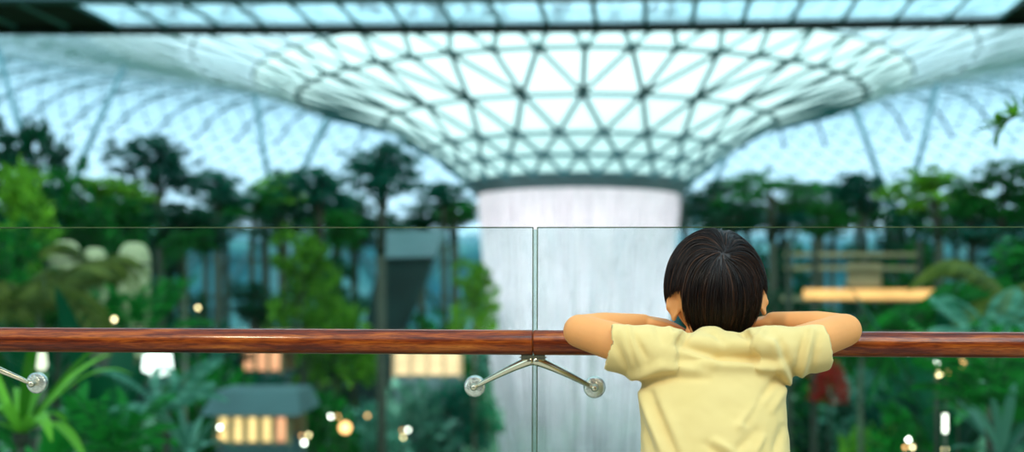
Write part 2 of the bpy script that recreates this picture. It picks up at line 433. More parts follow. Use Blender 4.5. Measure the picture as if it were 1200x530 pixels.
def walker(name, x, t, rot, stride, top, legs, label):
    p = br(x, t, .03); r_ = empty(name, p, label, 'person', 'people on the glass bridge')
    r_.rotation_euler = (0, 0, rot)
    b, hip = walker_parts(stride)
    o = b.build('body', M['skin'], r_); bake(o, [('REMESH', dict(mode='VOXEL', voxel_size=.014)), ('SMOOTH', dict(factor=.5, iterations=3))])
    sh = MB(); sh.cone((0, 0, .93), .145, (0, 0, 1.33), .155, 14); sh.cone((-.09, 0, 1.37), .10, (.09, 0, 1.37), .10, 12)
    tr_ = MB(); tr_.cone((0, 0, .9), .14, (0, 0, .97), .14, 14)
    for q in (-1, 1):
        h_, kn, an, s_, el = hip[q]
        sh.cone(s_, .062, el, .052, 10); tr_.cone(h_, .1, kn, .07, 10); tr_.cone(kn, .07, an+Vector((0, 0, .04)), .055, 10)
        f_ = MB(); f_.ball(an+Vector((0, .06, -.05)), (.05, .14, .05), 12, 8); f_.build('shoe', M['shoe'], r_)
    o = sh.build('shirt', M['cloth_'+top], r_); bake(o, [('REMESH', dict(mode='VOXEL', voxel_size=.02)), ('SMOOTH', dict(factor=.5, iterations=4))])
    o = tr_.build('trousers', M['cloth_'+legs], r_); bake(o, [('REMESH', dict(mode='VOXEL', voxel_size=.02)), ('SMOOTH', dict(factor=.5, iterations=4))])
    h = MB(); h.ball((0, 0, 1.665), (.085, .098, .10), 14, 10); h.build('hair', M['hair'], r_)
for i, a in enumerate([
    (210, .35, 1.2, .8, 'white', 'navy', 'person in white top and navy trousers walking near the left end of the bridge'),
    (240, .6, -1.4, .5, 'navy', 'grey', 'person in navy top and grey trousers, second from the left on the bridge'),
    (300, .4, 1.5, .7, 'teal', 'black', 'person in teal top and black trousers above the left part of the funnel'),
    (447, .5, -1.5, .4, 'grey', 'blue', 'person in grey top and blue trousers on the bridge left of centre'),
    (508, .3, 1.4, .8, 'blue', 'navy', 'person in blue top striding beside a person in white at bridge centre'),
    (526, .6, 1.5, .3, 'white', 'grey', 'person in white top and grey trousers beside a striding person in blue'),
    (566, .4, -1.5, .6, 'black', 'teal', 'person in black top and teal trousers at the middle of the bridge'),
    (664, .5, .3, .2, 'white', 'blue', 'person in white top and blue trousers on the bridge above the funnel centre'),
    (776, .4, 1.3, .5, 'navy', 'navy', 'person dressed all in navy on the bridge right of centre')]):
    walker('person', *a[:6], a[6])
# ---------------------------------------------------------------- deck and balustrade
YAW = radians(-3.5)
RO = at(625, 401.5, 2.2)
U = Vector((cos(YAW), sin(YAW), 0)); V = Vector((-sin(YAW), cos(YAW), 0)); Z = Vector((0, 0, 1))
def rl(u, v, z): return Vector((RO.x, RO.y, 0))+U*u+V*v+Z*z     # balustrade frame, z above deck
RZ = RO.z; RR = .0232; PITCH = 1.082
RM = Matrix((U, V, Z)).transposed()
m, nt, out = mat('rail_wood')
tc = N(nt, 'TexCoord'); mp = N(nt, 'Mapping'); mp.inputs['Scale'].default_value = (3.0, 42, 42)
nt.links.new(tc.outputs['Object'], mp.inputs['Vector'])
n1 = N(nt, 'TexNoise', Scale=1.6, Detail=8., Roughness=.62, Distortion=.6); nt.links.new(mp.outputs[0], n1.inputs['Vector'])
mp2 = N(nt, 'Mapping'); mp2.inputs['Scale'].default_value = (40, 420, 420); nt.links.new(tc.outputs['Object'], mp2.inputs['Vector'])
n2 = N(nt, 'TexNoise', Scale=1., Detail=3.); nt.links.new(mp2.outputs[0], n2.inputs['Vector'])
c1 = ramp(nt, n1.outputs['Fac'], [(.3, (.045, .005, .001)), (.46, (.17, .022, .003)), (.58, (.36, .07, .006)), (.75, (.60, .18, .018))])
c2 = ramp(nt, n2.outputs['Fac'], [(.35, (.45, .4, .4)), (.55, (1, 1, 1))])
mu = N(nt, 'Mix', _data_type='RGBA', _blend_type='MULTIPLY'); mu.inputs[0].default_value = .8
nt.links.new(c1, mu.inputs[6]); nt.links.new(c2, mu.inputs[7])
b = N(nt, 'BsdfPrincipled', Roughness=.38); b.inputs['Coat Weight'].default_value = .38; b.inputs['Specular IOR Level'].default_value = .15; b.inputs['Coat Roughness'].default_value = .10
nt.links.new(mu.outputs[2], b.inputs['Base Color']); nt.links.new(b.outputs[0], out.inputs[0]); M['wood'] = m
def rail_seg(u0, u1, label):
    mb = MB(); n = 24; L = u1-u0
    prof = [(.0, 0), (RR-.002, 0), (RR, .0015), (RR, L-.0015), (RR-.002, L), (.0, L)]
    mb.lathe([(max(r, 1e-5), z) for r, z in prof], n, (0, 0, 0), (1, 0, 0))
    o = mb.build('wooden_handrail', M['wood']); o.matrix_world = Matrix.Translation(rl(u0, 0, RZ)) @ RM.to_4x4()
    sharp(o); return tag(o, label, 'handrail', 'wooden handrail lengths')
rail_seg(-PITCH+.0012, -.0003, 'varnished reddish wooden handrail length left of the joint above the middle bracket')
rail_seg(.0003, PITCH-.0012, "varnished reddish wooden handrail length under the child's folded arms, right of the joint")
rail_seg(-2*PITCH+.0012, -PITCH-.0008, 'short end of varnished wooden handrail at the far left edge of the photo')
GY = .078; GT = RZ+ (401.5-268)/F*2.27 + .0; GTH = .0135
M['glass'] = glassmat('balustrade_glass', (.86, .945, .94), fres=1.33)
M['seal'] = glassmat('seam_seal', (.70, .84, .80), fres=1.2)
M['glass_edge'] = plain('glass_edge', (.10, .14, .06), .25, 0, .3, 30)
gap = .0042
for u0, u1, lab in ((-2*PITCH, -PITCH, 'clear glass balustrade panel beyond the left-hand bracket'), (-PITCH, 0, 'clear glass balustrade panel left of the thin vertical gap'),
                    (0, PITCH, 'clear glass balustrade panel behind the leaning child, right of the gap')):
    a, b_ = u0+gap, u1-gap; z0 = .06
    root = empty('glass_balustrade', rl((a+b_)/2, GY, z0), lab, 'glass panel', 'glass balustrade panels'); root.rotation_euler = (0, 0, YAW)
    W = (b_-a)/2; Hh = GT-z0; T = GTH/2
    mb = MB(); mb.add([(-W, -T, 0), (W, -T, 0), (W, -T, Hh), (-W, -T, Hh), (-W, T, 0), (W, T, 0), (W, T, Hh), (-W, T, Hh)], [(0, 1, 2, 3), (5, 4, 7, 6)])
    mb.build('glass_sheet', M['glass'], root, False)
    mb = MB(); e = .0016
    mb.box((0, 0, Hh), (2*W, GTH, e)); mb.box((-W, 0, Hh/2), (e, GTH, Hh)); mb.box((W, 0, Hh/2), (e, GTH, Hh))
    if u1 <= 0:
        sb = MB(); sb.box((W+gap, 0, Hh/2-.002), (2*gap-.0022, GTH*.5, Hh-.004)); sb.build('seam_seal', M['seal'], root, False)
    tag(mb.build('polished_edge', M['glass_edge'], root, False), 'dark green polished edge')
# base channel that holds the glass
mb = MB(); mb.box((0, 0, .035), (4.2, .07, .07)); o = mb.build('base_channel', M['metal'], None, False, rl(0, GY, 0)); bevel(o, .004); o.rotation_euler = (0, 0, YAW)
tag(o, 'steel floor channel holding the glass balustrade panels', 'channel')
# brackets: saddle under the rail, two cast arms, glass discs and knobs
def bracket(u, label):
    root = empty('rail_bracket', rl(u, 0, RZ-RR), label, 'bracket', 'steel brackets under the handrail'); root.rotation_euler = (0, 0, YAW)
    mb = MB(); mb.box((0, 0, -.004), (.05, .022, .008)); o = mb.build('saddle', M['metal'], root); bevel(o, .003); sharp(o, 50)
    for s in (-1, 1):
        ex, ez = s*.1125, -.0605+RR-.0232*0
        mb = MB(); pts = []; rs = []
        for i in range(13):
            t = i/12; x = s*lerp(.0, .111, t**1.02)
            z = -.010-(.052)*sstep(-.35, 1.25, t)*1.0+ .006*sstep(-.35, 1.25, 0)
            z = lerp(-.008, -.0625, t)+.006*sin(pi*min(1, t*1.6))*(1 if t < .62 else 0)*0
            z = -.0085-.054*(t**1.18)
            y = lerp(0, GY-.034, t**1.3); pts.append((x, y, z)); rs.append(lerp(.0100, .0040, t**.75))
        mb.tube(pts, rs, 12, up=(0, 0, 1)); mb.build('arm', M['metal'], root)
        c_ = Vector((s*.1135, GY-.028, -.0630))
        mb = MB(); mb.ball(c_+Vector((0, -.008, 0)), (.0072, .0075, .0072), 14, 10); mb.tube([c_+Vector((0, -.006, 0)), c_+Vector((0, .022, 0))], .0052, 12)
        mb.build('knob', M['metal'], root)
        mb = MB(); mb.lathe([(1e-5, -.004), (.0155, -.004), (.0195, -.0015), (.0208, .001), (.0208, .0075), (.019, .009), (1e-5, .009)], 32, c_+Vector((0, .0115, 0)), (0, 1, 0))
        mb.mi = 0; o = mb.build('clamp_disc', M['disc'], root); sharp(o, 40)
M['disc'] = plain('brushed_disc', (.88, .84, .74), .22, .9, .2, 160, bump=.5, bscale=300)
bracket(0, 'polished steel V bracket in the middle, under the handrail joint')
bracket(-PITCH, 'polished steel V bracket at the far left, only its right arm and disc showing')
bracket(PITCH, 'polished steel V bracket just past the right edge of the photo')
mb = MB(); mb.box((0, -2.4, -.15), (9, 5.2, .3)); o = mb.build('floor', M['deck'], None, False, rl(0, .05, 0)); o.rotation_euler = (0, 0, YAW); tag(o, 'pale stone viewing deck', kind='structure')
# ---- gallery behind the deck with its warm ceiling lamps
M['plaster'] = plain('plaster', (.10, .085, .065), .8, 0, .06, 2)
mb = MB(); mb.box((0, 0, 1.7), (9, .2, 3.9)); o = mb.build('wall_rear', M['plaster'], None, False, rl(0, -5, 0)); o.rotation_euler = (0, 0, YAW); tag(o, 'plain warm plaster wall behind the deck', kind='structure')
def lamp(loc, size, power, col, look):
    l = bpy.data.lights.new('gallery_lamp', 'AREA'); l.shape = 'DISK'; l.size = size; l.energy = power; l.color = col
    o = bpy.data.objects.new('gallery_lamp', l); COL.objects.link(o); o.location = loc
    o.rotation_euler = (Vector(look)-Vector(loc)).to_track_quat('-Z', 'Y').to_euler(); return o
lamp((-1.6, -.3, 3.1), .4, 37, (1, .86, .62), (.4, 2.1, .9))
lamp((1.6, -.8, 2.9), .6, 8, (1, .84, .6), (.5, 2.1, .9))

# ---------------------------------------------------------------- the child
def bp(px, py, d): return at(px, py, d)
boy = empty('person', (.335, 1.98, 0), 'child with short dark hair in yellow t-shirt leaning on the wooden handrail, back to camera', 'person')
def bchild(mb, name, mt):
    o = mb.build(name, mt); o.parent = boy; o.matrix_parent_inverse = Matrix.Translation(boy.location).inverted(); return o
CXB = .340    # body centre
b = MB()
HC = at(838, 336, 2.15)        # skull centre
HR = Vector((.080, .090, .095))
tilt = Matrix.Rotation(radians(-3.5), 3, 'Y') @ Matrix.Rotation(radians(-16), 3, 'X')
b.ball(HC, tuple(HR), 32, 24, tilt)
face = lambda x, y, z: HC+tilt @ Vector((x, y, z))
b.cone(face(0, .025, -.035), .058, face(0, .050, -.048), .036, 20)                    # jaw
b.ball(face(0, .072, -.072), (.020, .016, .013), 14, 10)                           # chin
for s in (-1, 1):
    b.ball(face(s*.036, .058, -.026), (.027, .026, .026), 14, 10)                  # cheek
    b.cone(face(s*.012, .088, .016), .006, face(s*.040, .078, .018), .006, 8)      # brow
    # ear: a cupped plate standing off the head, with rim and lobe
    e0 = face(s*.0785, -.010, -.033); ER = tilt @ Matrix.Rotation(radians(s*-38), 3, 'Z')
    b.ball(e0, (.0045, .0165, .0225), 14, 12, ER)
    for q in range(9):
        a = radians(-80+q*30); a2 = radians(-80+(q+1)*30)
        b.cone(e0+ER @ Vector((s*.002, -.0145*cos(a), .0215*sin(a))), .0036, e0+ER @ Vector((s*.002, -.0145*cos(a2), .0215*sin(a2))), .0036, 8)
    b.ball(e0+ER @ Vector((0, .003, -.021)), (.0045, .0075, .008), 10, 8, ER)
    b.cone(e0+ER @ Vector((0, .010, 0)), .008, face(s*.068, .004, -.030), .010, 10)
b.cone(face(0, .088, .010), .006, face(0, .102, -.012), .009, 12)                     # nose
for s in (-1, 1): b.ball(face(s*.009, .096, -.016), (.006, .007, .005), 10, 8)
b.cone(face(-.015, .084, -.036), .0045, face(.015, .084, -.036), .0045, 8)           # upper lip
b.cone(face(-.012, .083, -.045), .005, face(.012, .083, -.045), .005, 8)             # lower lip
NB = Vector((CXB+.002, 2.105, EYE-.052))
b.cone(NB-Vector((0, -.03, .02)), .036, face(0, -.012, -.06), .038, 20)                # neck
# trunk, legs
b.cone((CXB, 2.045, .93), .050, (CXB, 1.99, .66), .070, 20)
for s in (-1, 1):
    b.cone((CXB+s*.03, 2.045, .96), .042, (CXB+s*.09, 2.045, .980), .034, 16)
    hp = Vector((CXB+s*.055, 1.97, .60)); kn = Vector((CXB+s*.065, 2.0, .34)); an = Vector((CXB+s*.07, 1.955, .075))
    b.cone((CXB+s*.03, 1.975, .66), .085, hp, .072, 16); b.cone(hp, .068, kn, .045, 16)
    cf = kn.lerp(an, .35)+Vector((0, -.012, 0)); b.cone(kn, .043, cf, .042, 16); b.cone(cf, .042, an, .027, 16)
    b.cone(an, .028, an+Vector((s*.008, .09, -.04)), .024, 12)
# arms: shoulder on the image plane, elbow resting on the rail, forearm along it
def arm(s, sh, el, wr, rsh, rel, rmid, rwr):
    mid = sh.lerp(el, .5)
    b.cone(sh, rsh, mid, (rsh+rel)/2+.001, 20); b.cone(mid, (rsh+rel)/2+.001, el, rel, 20)
    fm = el.lerp(wr, .38)+Vector((0, 0, .002))
    b.cone(el, rel*.97, fm, rmid, 20); b.cone(fm, rmid, wr, rwr, 20)
def hand(wr, d, nrm, s, curl=.25):
    # palm from wrist along d; nrm = back of the hand; fingers of unequal length
    d = d.normalized(); nrm = (nrm-d*nrm.dot(d)).normalized(); w_ = d.cross(nrm).normalized()*s
    pl = wr+d*.040
    for q in range(4):
        off = w_*((q-1.5)*.0115)
        b.cone(wr+off*.55+d*.004, .0115, pl+off, .0085, 12)
    for q, L in enumerate((.036, .042, .039, .030)):
        off = w_*((q-1.5)*.0130); p = pl+off; dd = d.copy()
        rad = .0068
        for sg in (.45, .32, .26):
            dd = (dd-nrm*curl).normalized(); p2 = p+dd*L*sg
            b.cone(p, rad, p2, rad*.93, 10); p = p2; rad *= .93
    t0 = wr+d*.012-w_*.014; t1 = t0+(d*.6-w_*.8).normalized()*.022-nrm*.004; t2 = t1+(d*.95-w_*.25).normalized()*.02-nrm*.003
    b.cone(t0, .0095, t1, .0075, 12); b.cone(t1, .0075, t2, .0062, 12)
shL = at(752, 410, 2.04); elL = at(680, 388, 2.12); wrL = at(754, 378, 2.185)
arm(-1, shL, elL, wrL, .035, .0305, .0265, .0165)
hand(wrL+Vector((.008, 0, 0)), at(812, 385, 2.205)-wrL, Vector((0, -.25, 1)), 1, .16)
shR = at(926, 408, 2.04); elR = at(990, 386, 2.12); wrR = at(906, 376, 2.18)
arm(1, shR, elR, wrR, .035, .0300, .0270, .0180)
hand(wrR, at(866, 381, 2.215)-wrR, Vector((0, -.3, 1)), -1, .22)
body = bchild(b, 'body', M['skin'])
bake(body, [('REMESH', dict(mode='VOXEL', voxel_size=.0028)), ('SMOOTH', dict(factor=.6, iterations=7))])
for s in (-1, 1):
    e = MB(); e.ball(face(s*.029, .0775, .004), (.0105, .0105, .0105), 16, 12); bchild(e, 'eye', M['eye'] if 'eye' in M else plain('eye', (.03, .02, .015), .15))

# shirt
s_ = MB()
rows = [(.975, .088, .060, 2.045), (.95, .104, .066, 2.04), (.92, .112, .072, 2.03), (.88, .112, .076, 2.015), (.83, .112, .080, 2.0),
        (.76, .1195, .086, 1.985), (.70, .124, .092, 1.978), (.64, .127, .096, 1.975), (.615, .128, .097, 1.975)]
vs = []; n = 40
def supe(hx, hy, th, e=2.5):
    c_, q = cos(th), sin(th); k = (abs(c_)**e+abs(q)**e)**(-1/e); return hx*k*c_, hy*k*q
for z, hx, hy, yc in rows:
    for j in range(n):
        x, y = supe(hx*1.10, hy, 2*pi*j/n); vs.append((CXB+x, yc+y, z))
fs = [(i*n+j, (i+1)*n+j, (i+1)*n+(j+1) % n, i*n+(j+1) % n) for i in range(len(rows)-1) for j in range(n)]
fs += [tuple(range(n)), tuple((len(rows)-1)*n+j for j in range(n))[::-1]]
s_.add(vs, fs)
# yoke and shoulders, raised to the line of the collar
for s in (-1, 1):
    s_.cone((CXB, 2.045, EYE-.104), .050, (CXB+s*.085, 2.04, EYE-.103), .047, 20)
    s_.cone((CXB+s*.012, 2.045, EYE-.098), .040, (CXB+s*.105, 2.035, EYE-.094), .042, 20)
s_.cone((CXB, 2.05, EYE-.11), .058, (CXB+.0, 2.055, EYE-.086), .041, 24)
# sleeves
SL = {}
for s, sh, tip in ((-1, Vector((CXB-.095, 2.03, EYE-.096)), at(712, 406, 2.035)), (1, Vector((CXB+.095, 2.03, EYE-.096)), at(969, 406, 2.035))):
    d = (tip-sh).normalized(); a = d.cross(Z).normalized(); c_ = a.cross(d)
    vs = []; m_ = 32; st_ = [(-.03, .050, .052), (.02, .047, .050), (.045, .041, .044), ((tip-sh).length, .038, .0405)]
    for L, ra, rb in st_:
        for j in range(m_):
            th = 2*pi*j/m_; vs.append(sh+d*L+a*cos(th)*ra+c_*sin(th)*rb)
    k = len(st_)
    fs = [(i*m_+j, i*m_+(j+1) % m_, (i+1)*m_+(j+1) % m_, (i+1)*m_+j) for i in range(k-1) for j in range(m_)]
    fs += [tuple(range(m_))[::-1], tuple((k-1)*m_+j for j in range(m_))]
    s_.add(vs, fs); SL[s] = (sh, d, a, c_, (tip-sh).length)
shirt = bchild(s_, 'shirt', None or M['skin'])
bake(shirt, [('REMESH', dict(mode='VOXEL', voxel_size=.0034)), ('SMOOTH', dict(factor=.7, iterations=12))])
# folds of the cloth: ridges (+) and valleys (-) given as lines across the back in photo rows and columns, on the body itself
FOLD = [  # x0,y0, x1,y1, width px, height mm
    (796, 404, 842, 418, 6, -3.5), (842, 418, 915, 421, 7, -4.0), (800, 411, 838, 427, 7, 3.4), (838, 428, 912, 431, 6, 3.4), (812, 398, 905, 407, 8, 2.6),
    (735, 446, 775, 430, 6, 3.4), (775, 430, 815, 434, 7, 3.0), (740, 452, 790, 441, 5, -2.6), (790, 441, 830, 443, 5, -2.2),
    (728, 388, 742, 440, 4, 2.4), (720, 400, 750, 452, 5, -2.2), (744, 395, 757, 418, 4, -2.0), (736, 384, 752, 430, 4, 2.0),
    (820, 372, 800, 398, 5, -3.2), (812, 380, 792, 392, 4, 2.4), (838, 392, 848, 402, 5, -2.4), (866, 385, 880, 396, 5, -3.2),
    (915, 400, 935, 450, 5, -2.8), (905, 402, 928, 452, 5, 2.8), (945, 388, 932, 440, 4, -2.3), (952, 386, 938, 446, 4, 2.2), (960, 392, 950, 436, 4, -1.8),
    (912, 440, 875, 494, 5, -3.6), (908, 452, 868, 498, 6, 3.2), (925, 445, 905, 480, 5, 2.4), (885, 505, 862, 530, 6, -2.2),
    (752, 462, 778, 530, 5, 3.6), (762, 460, 792, 530, 5, -3.2), (748, 490, 766, 530, 4, -2.6), (774, 470, 800, 530, 7, 2.0),
    (918, 500, 908, 530, 5, -2.4), (840, 518, 862, 532, 5, 2.4), (828, 520, 850, 536, 5, -2.2), (895, 512, 885, 532, 4, 2.2),
    (770, 385, 776, 400, 5, -1.8), (784, 382, 788, 398, 4, 1.8), (896, 384, 888, 398, 4, 1.8), (880, 392, 905, 404, 5, 2.0)]
me = shirt.data; mw = shirt.matrix_world
nv = [v.normal.copy() for v in me.vertices]
zmin = .615
for v, nn in zip(me.vertices, nv):
    p = Vector(v.co); dsp = 0.
    px = 600+p.x*F/p.y; py = HZ-(p.z-EYE)*F/p.y
    if nn.y < .35:
        k_ = clamp((.35-nn.y)/.6)
        for x0, y0, x1, y1, wd, hm in FOLD:
            dx, dy = x1-x0, y1-y0; L2 = dx*dx+dy*dy
            t = ((px-x0)*dx+(py-y0)*dy)/L2; tt = clamp(t); ex = px-x0-dx*tt; ey = py-y0-dy*tt
            dd = ex*ex+ey*ey
            if dd < wd*wd*9: dsp += hm*.001*exp(-dd/(wd*wd))*(.35+.65*sin(pi*clamp(.12+.76*tt)))*k_*2.6
    dsp += .0016*noise.noise(p*22)+.0008*noise.noise(p*60)
    dsp += .003*noise.noise(Vector((p.x*30, p.y*30, p.z*7+5)))*sstep(.82, .68, p.z)
    v.co = p+nn*dsp
    for s in (-1, 1):
        sh, d, a, c_, L = SL[s]; q = v.co-sh; ax = q.dot(d); rr = (q-d*ax).length
        if ax > L-.006 and rr < .036: v.co = v.co-d*.022*sstep(.037, .0335, rr)
    if v.co.z < zmin+.004 and (Vector((v.co.x-CXB, (v.co.y-1.975)*1.3))).length < .112: v.co.z += .03
# cotton jersey
m, nt, out = mat('yellow_cotton')
tc = N(nt, 'TexCoord'); nz = N(nt, 'TexNoise', Scale=9., Detail=3.); nt.links.new(tc.outputs['Object'], nz.inputs['Vector'])
c = ramp(nt, nz.outputs['Fac'], [(.3, (.72, .515, .19)), (.7, (.77, .56, .225))])
b_ = N(nt, 'BsdfPrincipled', Roughness=.9); b_.inputs['Sheen Weight'].default_value = .15; nt.links.new(c, b_.inputs['Base Color'])
wv = N(nt, 'TexNoise', Scale=900., Detail=1.); nt.links.new(tc.outputs['Object'], wv.inputs['Vector'])
bu = N(nt, 'Bump', Strength=.15, Distance=.0005); nt.links.new(wv.outputs['Fac'], bu.inputs['Height']); nt.links.new(bu.outputs[0], b_.inputs['Normal'])
nt.links.new(b_.outputs[0], out.inputs[0]); me.materials.clear(); me.materials.append(m); M['cotton'] = m
# shorts and shoes (below the frame)
t_ = MB()
t_.cone((CXB, 1.975, .66), .108, (CXB, 1.975, .60), .112, 24)
for s in (-1, 1): t_.cone((CXB+s*.055, 1.972, .60), .082, (CXB+s*.066, 1.985, .40), .072, 20)
M['denim'] = plain('denim', (.06, .10, .2), .9, 0, .15, 40)
o = bchild(t_, 'shorts', M['denim']); bake(o, [('REMESH', dict(mode='VOXEL', voxel_size=.006)), ('SMOOTH', dict(factor=.6, iterations=6))])
for s in (-1, 1):
    q = MB(); q.ball((CXB+s*.075, 1.995, .036), (.036, .092, .034), 20, 12); q.box((CXB+s*.075, 1.995, .009), (.066, .17, .018))
    o = bchild(q, 'shoe', M['shoe'])

# hair: a cap over the skull and thousands of straight strands from the crown
HS = Vector((HR.x*1.06, HR.y*1.05, HR.z*1.05))
INV = tilt.inverted()
def hairline(u):      # u: unit direction in skull space; True where hair grows
    x, y, z = u.x, u.y, u.z
    lim = interp([(-1, -.99), (-.35, -.985), (-.15, -.75), (-.05, -.30), (.25, -.18), (.6, .1), (.85, .30), (1, .38)], y)
    if z < .02 and abs(x) > interp([(-.95, .40), (-.8, .56), (-.6, .68), (-.35, .76), (0, .79)], z): return False
    return z > lim
def ell(u, k): return HC+tilt @ Vector((u.x*HS.x*k, u.y*HS.y*k, u.z*HS.z*k))
hb = MB(); nu, nvv = 72, 44; idx = {}; vs = []
for i in range(nvv+1):
    for j in range(nu):
        ph = pi*i/nvv; th = 2*pi*j/nu; u = Vector((sin(ph)*cos(th), sin(ph)*sin(th), cos(ph)))
        idx[i, j] = len(vs); vs.append(ell(u, 1.0 if hairline(u) else .93))
fs = []
for i in range(nvv):
    for j in range(nu):
        q = [idx[i, j], idx[i+1, j], idx[i+1, (j+1) % nu], idx[i, (j+1) % nu]]
        cpt = pi*(i+.5)/nvv; th = 2*pi*(j+.5)/nu
        if hairline(Vector((sin(cpt)*cos(th), sin(cpt)*sin(th), cos(cpt)+.04))): fs.append(tuple(q))
hb.add(vs, fs)
R = random.Random(11)
WH = (INV @ Vector((.02, -.80, .60))).normalized()
DOWN = (INV @ Vector((0, -.12, -1))).normalized()
clumps = []
for i in range(420):
    z = R.uniform(-.85, 1); th = R.uniform(0, 2*pi); u = Vector((sqrt(1-z*z)*cos(th), sqrt(1-z*z)*sin(th), z)); clumps.append((u, R.uniform(-.5, .5), R.uniform(0, 1)))
cnt = 0; tries = 0
while cnt < 8200 and tries < 60000:
    tries += 1
    z = R.uniform(-1, 1); th = R.uniform(0, 2*pi); u = Vector((sqrt(1-z*z)*cos(th), sqrt(1-z*z)*sin(th), z))
    if not hairline(u): continue
    if u.y > .5 and R.random() < .4: continue
    cl = min(clumps, key=lambda c_: (c_[0]-u).length_squared)
    upper = u.dot(WH) > .35
    L = R.uniform(.75, 1.15) if u.z > -.2 else R.uniform(.35, .7)
    layer = R.uniform(.0, .07); k = 1.0; pts = []; p = u.copy(); dirn = None
    steps = 11; broke = 0
    for q in range(steps):
        t = q/(steps-1)
        lift = layer*sin(min(1, t*1.6)*pi/2)+.012
        pts.append(ell(p, 1+lift+.02*sstep(.2, -.5, p.z)*(1 if u.z > 0 else 0)))
        away = p-WH; away = away-p*away.dot(p); away = away.normalized() if away.length > .03 else Vector((cl[1], 0, 1)).normalized()
        sw = p.cross(away)*.35*exp(-((p-WH).length/.35)**2)
        dn = DOWN-p*DOWN.dot(p)
        g = sstep(.15, 1.0, (p-WH).length)*.9
        v_ = away*(1-g*.6)+dn*g*1.25+sw+p.cross(away)*cl[1]*.10
        v_ = v_+(cl[0]-p)*.10
        v_ -= p*v_.dot(p); v_.normalize()
        p = (p+v_*L/steps).normalized()
        if not hairline(p+Vector((0, 0, .06+.05*cl[2]))) or (p.z < .0-.05*cl[2] and abs(p.x) > .79):
            broke += 1
            if broke > (2 if u.z > 0 else 1): break
    if len(pts) < 4: continue
    n_ = len(pts); wd = R.uniform(.00042, .0008)
    hb.tube(pts, [wd*(1-.75*(i/(n_-1))**2) for i in range(n_)], 3, caps=False); cnt += 1
hairm, nt, out = mat('child_hair')
g = N(nt, 'NewGeometry'); c = ramp(nt, g.outputs['Random Per Island'], [(0, (.006, .0025, .002)), (.8, (.016, .006, .0035)), (1, (.10, .036, .014))])
b_ = N(nt, 'BsdfPrincipled', Roughness=.42); b_.inputs['Specular IOR Level'].default_value = .35; nt.links.new(c, b_.inputs['Base Color']); nt.links.new(b_.outputs[0], out.inputs[0])
bchild(hb, 'hair', hairm)
# ---------------------------------------------------------------- garden ground and far walls
def ground(x, y):
    rc = sqrt((x-CX)**2+(y-CY)**2)
    g = interp([(0, -21.5), (6.5, -21.5), (9, -19), (13, -13), (22, -9.6), (32, -7.2), (45, -5.4), (72, -4.2)], rc)
    near = -3.3
    t = sstep(30, 15, y)
    return EYE+lerp(g, near, t)+.35*noise.noise(Vector((x*.15, y*.15, 0)))
g_ = MB(); NX, NY = 130, 110; vs = []
for j in range(NY+1):
    for i in range(NX+1):
        x = -74+148*i/NX; y = 2.75+131*j/NY+(3.3 if j else 0)*0; vs.append((x+CX*0, y, ground(x, y)))
fs = [(j*(NX+1)+i, j*(NX+1)+i+1, (j+1)*(NX+1)+i+1, (j+1)*(NX+1)+i) for j in range(NY) for i in range(NX)]
g_.add(vs, fs)
m, nt, out = mat('planted_ground')
tc = N(nt, 'TexCoord'); n1 = N(nt, 'TexNoise', Scale=.35, Detail=6., Roughness=.7); nt.links.new(tc.outputs['Object'], n1.inputs['Vector'])
c = ramp(nt, n1.outputs['Fac'], [(.3, (.02, .09, .04)), (.46, (.07, .19, .08)), (.6, (.16, .30, .16)), (.75, (.32, .42, .30))])
b_ = N(nt, 'BsdfPrincipled', Roughness=.9); nt.links.new(c, b_.inputs['Base Color'])
n2 = N(nt, 'TexNoise', Scale=3., Detail=5.); nt.links.new(tc.outputs['Object'], n2.inputs['Vector'])
bu = N(nt, 'Bump', Strength=1., Distance=.3); nt.links.new(n2.outputs['Fac'], bu.inputs['Height']); nt.links.new(bu.outputs[0], b_.inputs['Normal'])
nt.links.new(b_.outputs[0], out.inputs[0])
tag(g_.build('floor_garden', m), 'planted terraces sinking towards the basin of the waterfall', kind='structure')
pw = MB(); pw.lathe([(1e-4, 0), (7.6, 0), (7.6, -.15), (1e-4, -.15)], 64, (CX, CY, EYE-20.6))
M['pool'] = plain('pool_water', (.25, .45, .5), .08, 0, .2, 1); tag(pw.build('pool', M['pool']), 'round pool at the foot of the waterfall', 'pool')
# curved far wall under the roof, with rails and X bracing
wl = MB(); m, nt, out = mat('wall_panels')
tc = N(nt, 'TexCoord'); br_ = N(nt, 'TexNoise', Scale=.12, Detail=3.); nt.links.new(tc.outputs['Object'], br_.inputs['Vector'])
c = ramp(nt, br_.outputs['Fac'], [(.35, (.04, .26, .36)), (.5, (.14, .44, .50)), (.65, (.34, .64, .66))])
b_ = N(nt, 'BsdfPrincipled', Roughness=.3); nt.links.new(c, b_.inputs['Base Color']); nt.links.new(b_.outputs[0], out.inputs[0])
A0, A1 = radians(-60), radians(240)
wl.lathe([(70.6, -6), (70.6, 7.9), (71.1, 7.9), (71.1, -6)], 120, (CX, CY, 0), a0=A0, a1=A1, closed=True)
wall = wl.build('wall_back', m, None, False); tag(wall, 'curved blue-green panelled wall below the glass roof', kind='structure')
bd = MB()
for z in (1.2, 2.4, 6.2): bd.lathe([(70.55, EYE+z-2.2-.14), (70.3, EYE+z-2.2-.14), (70.3, EYE+z-2.2+.14), (70.55, EYE+z-2.2+.14)], 120, (CX, CY, 0), a0=A0, a1=A1, closed=True)
bd.build('wall_rails', M['column'], wall, False)
xb = MB()
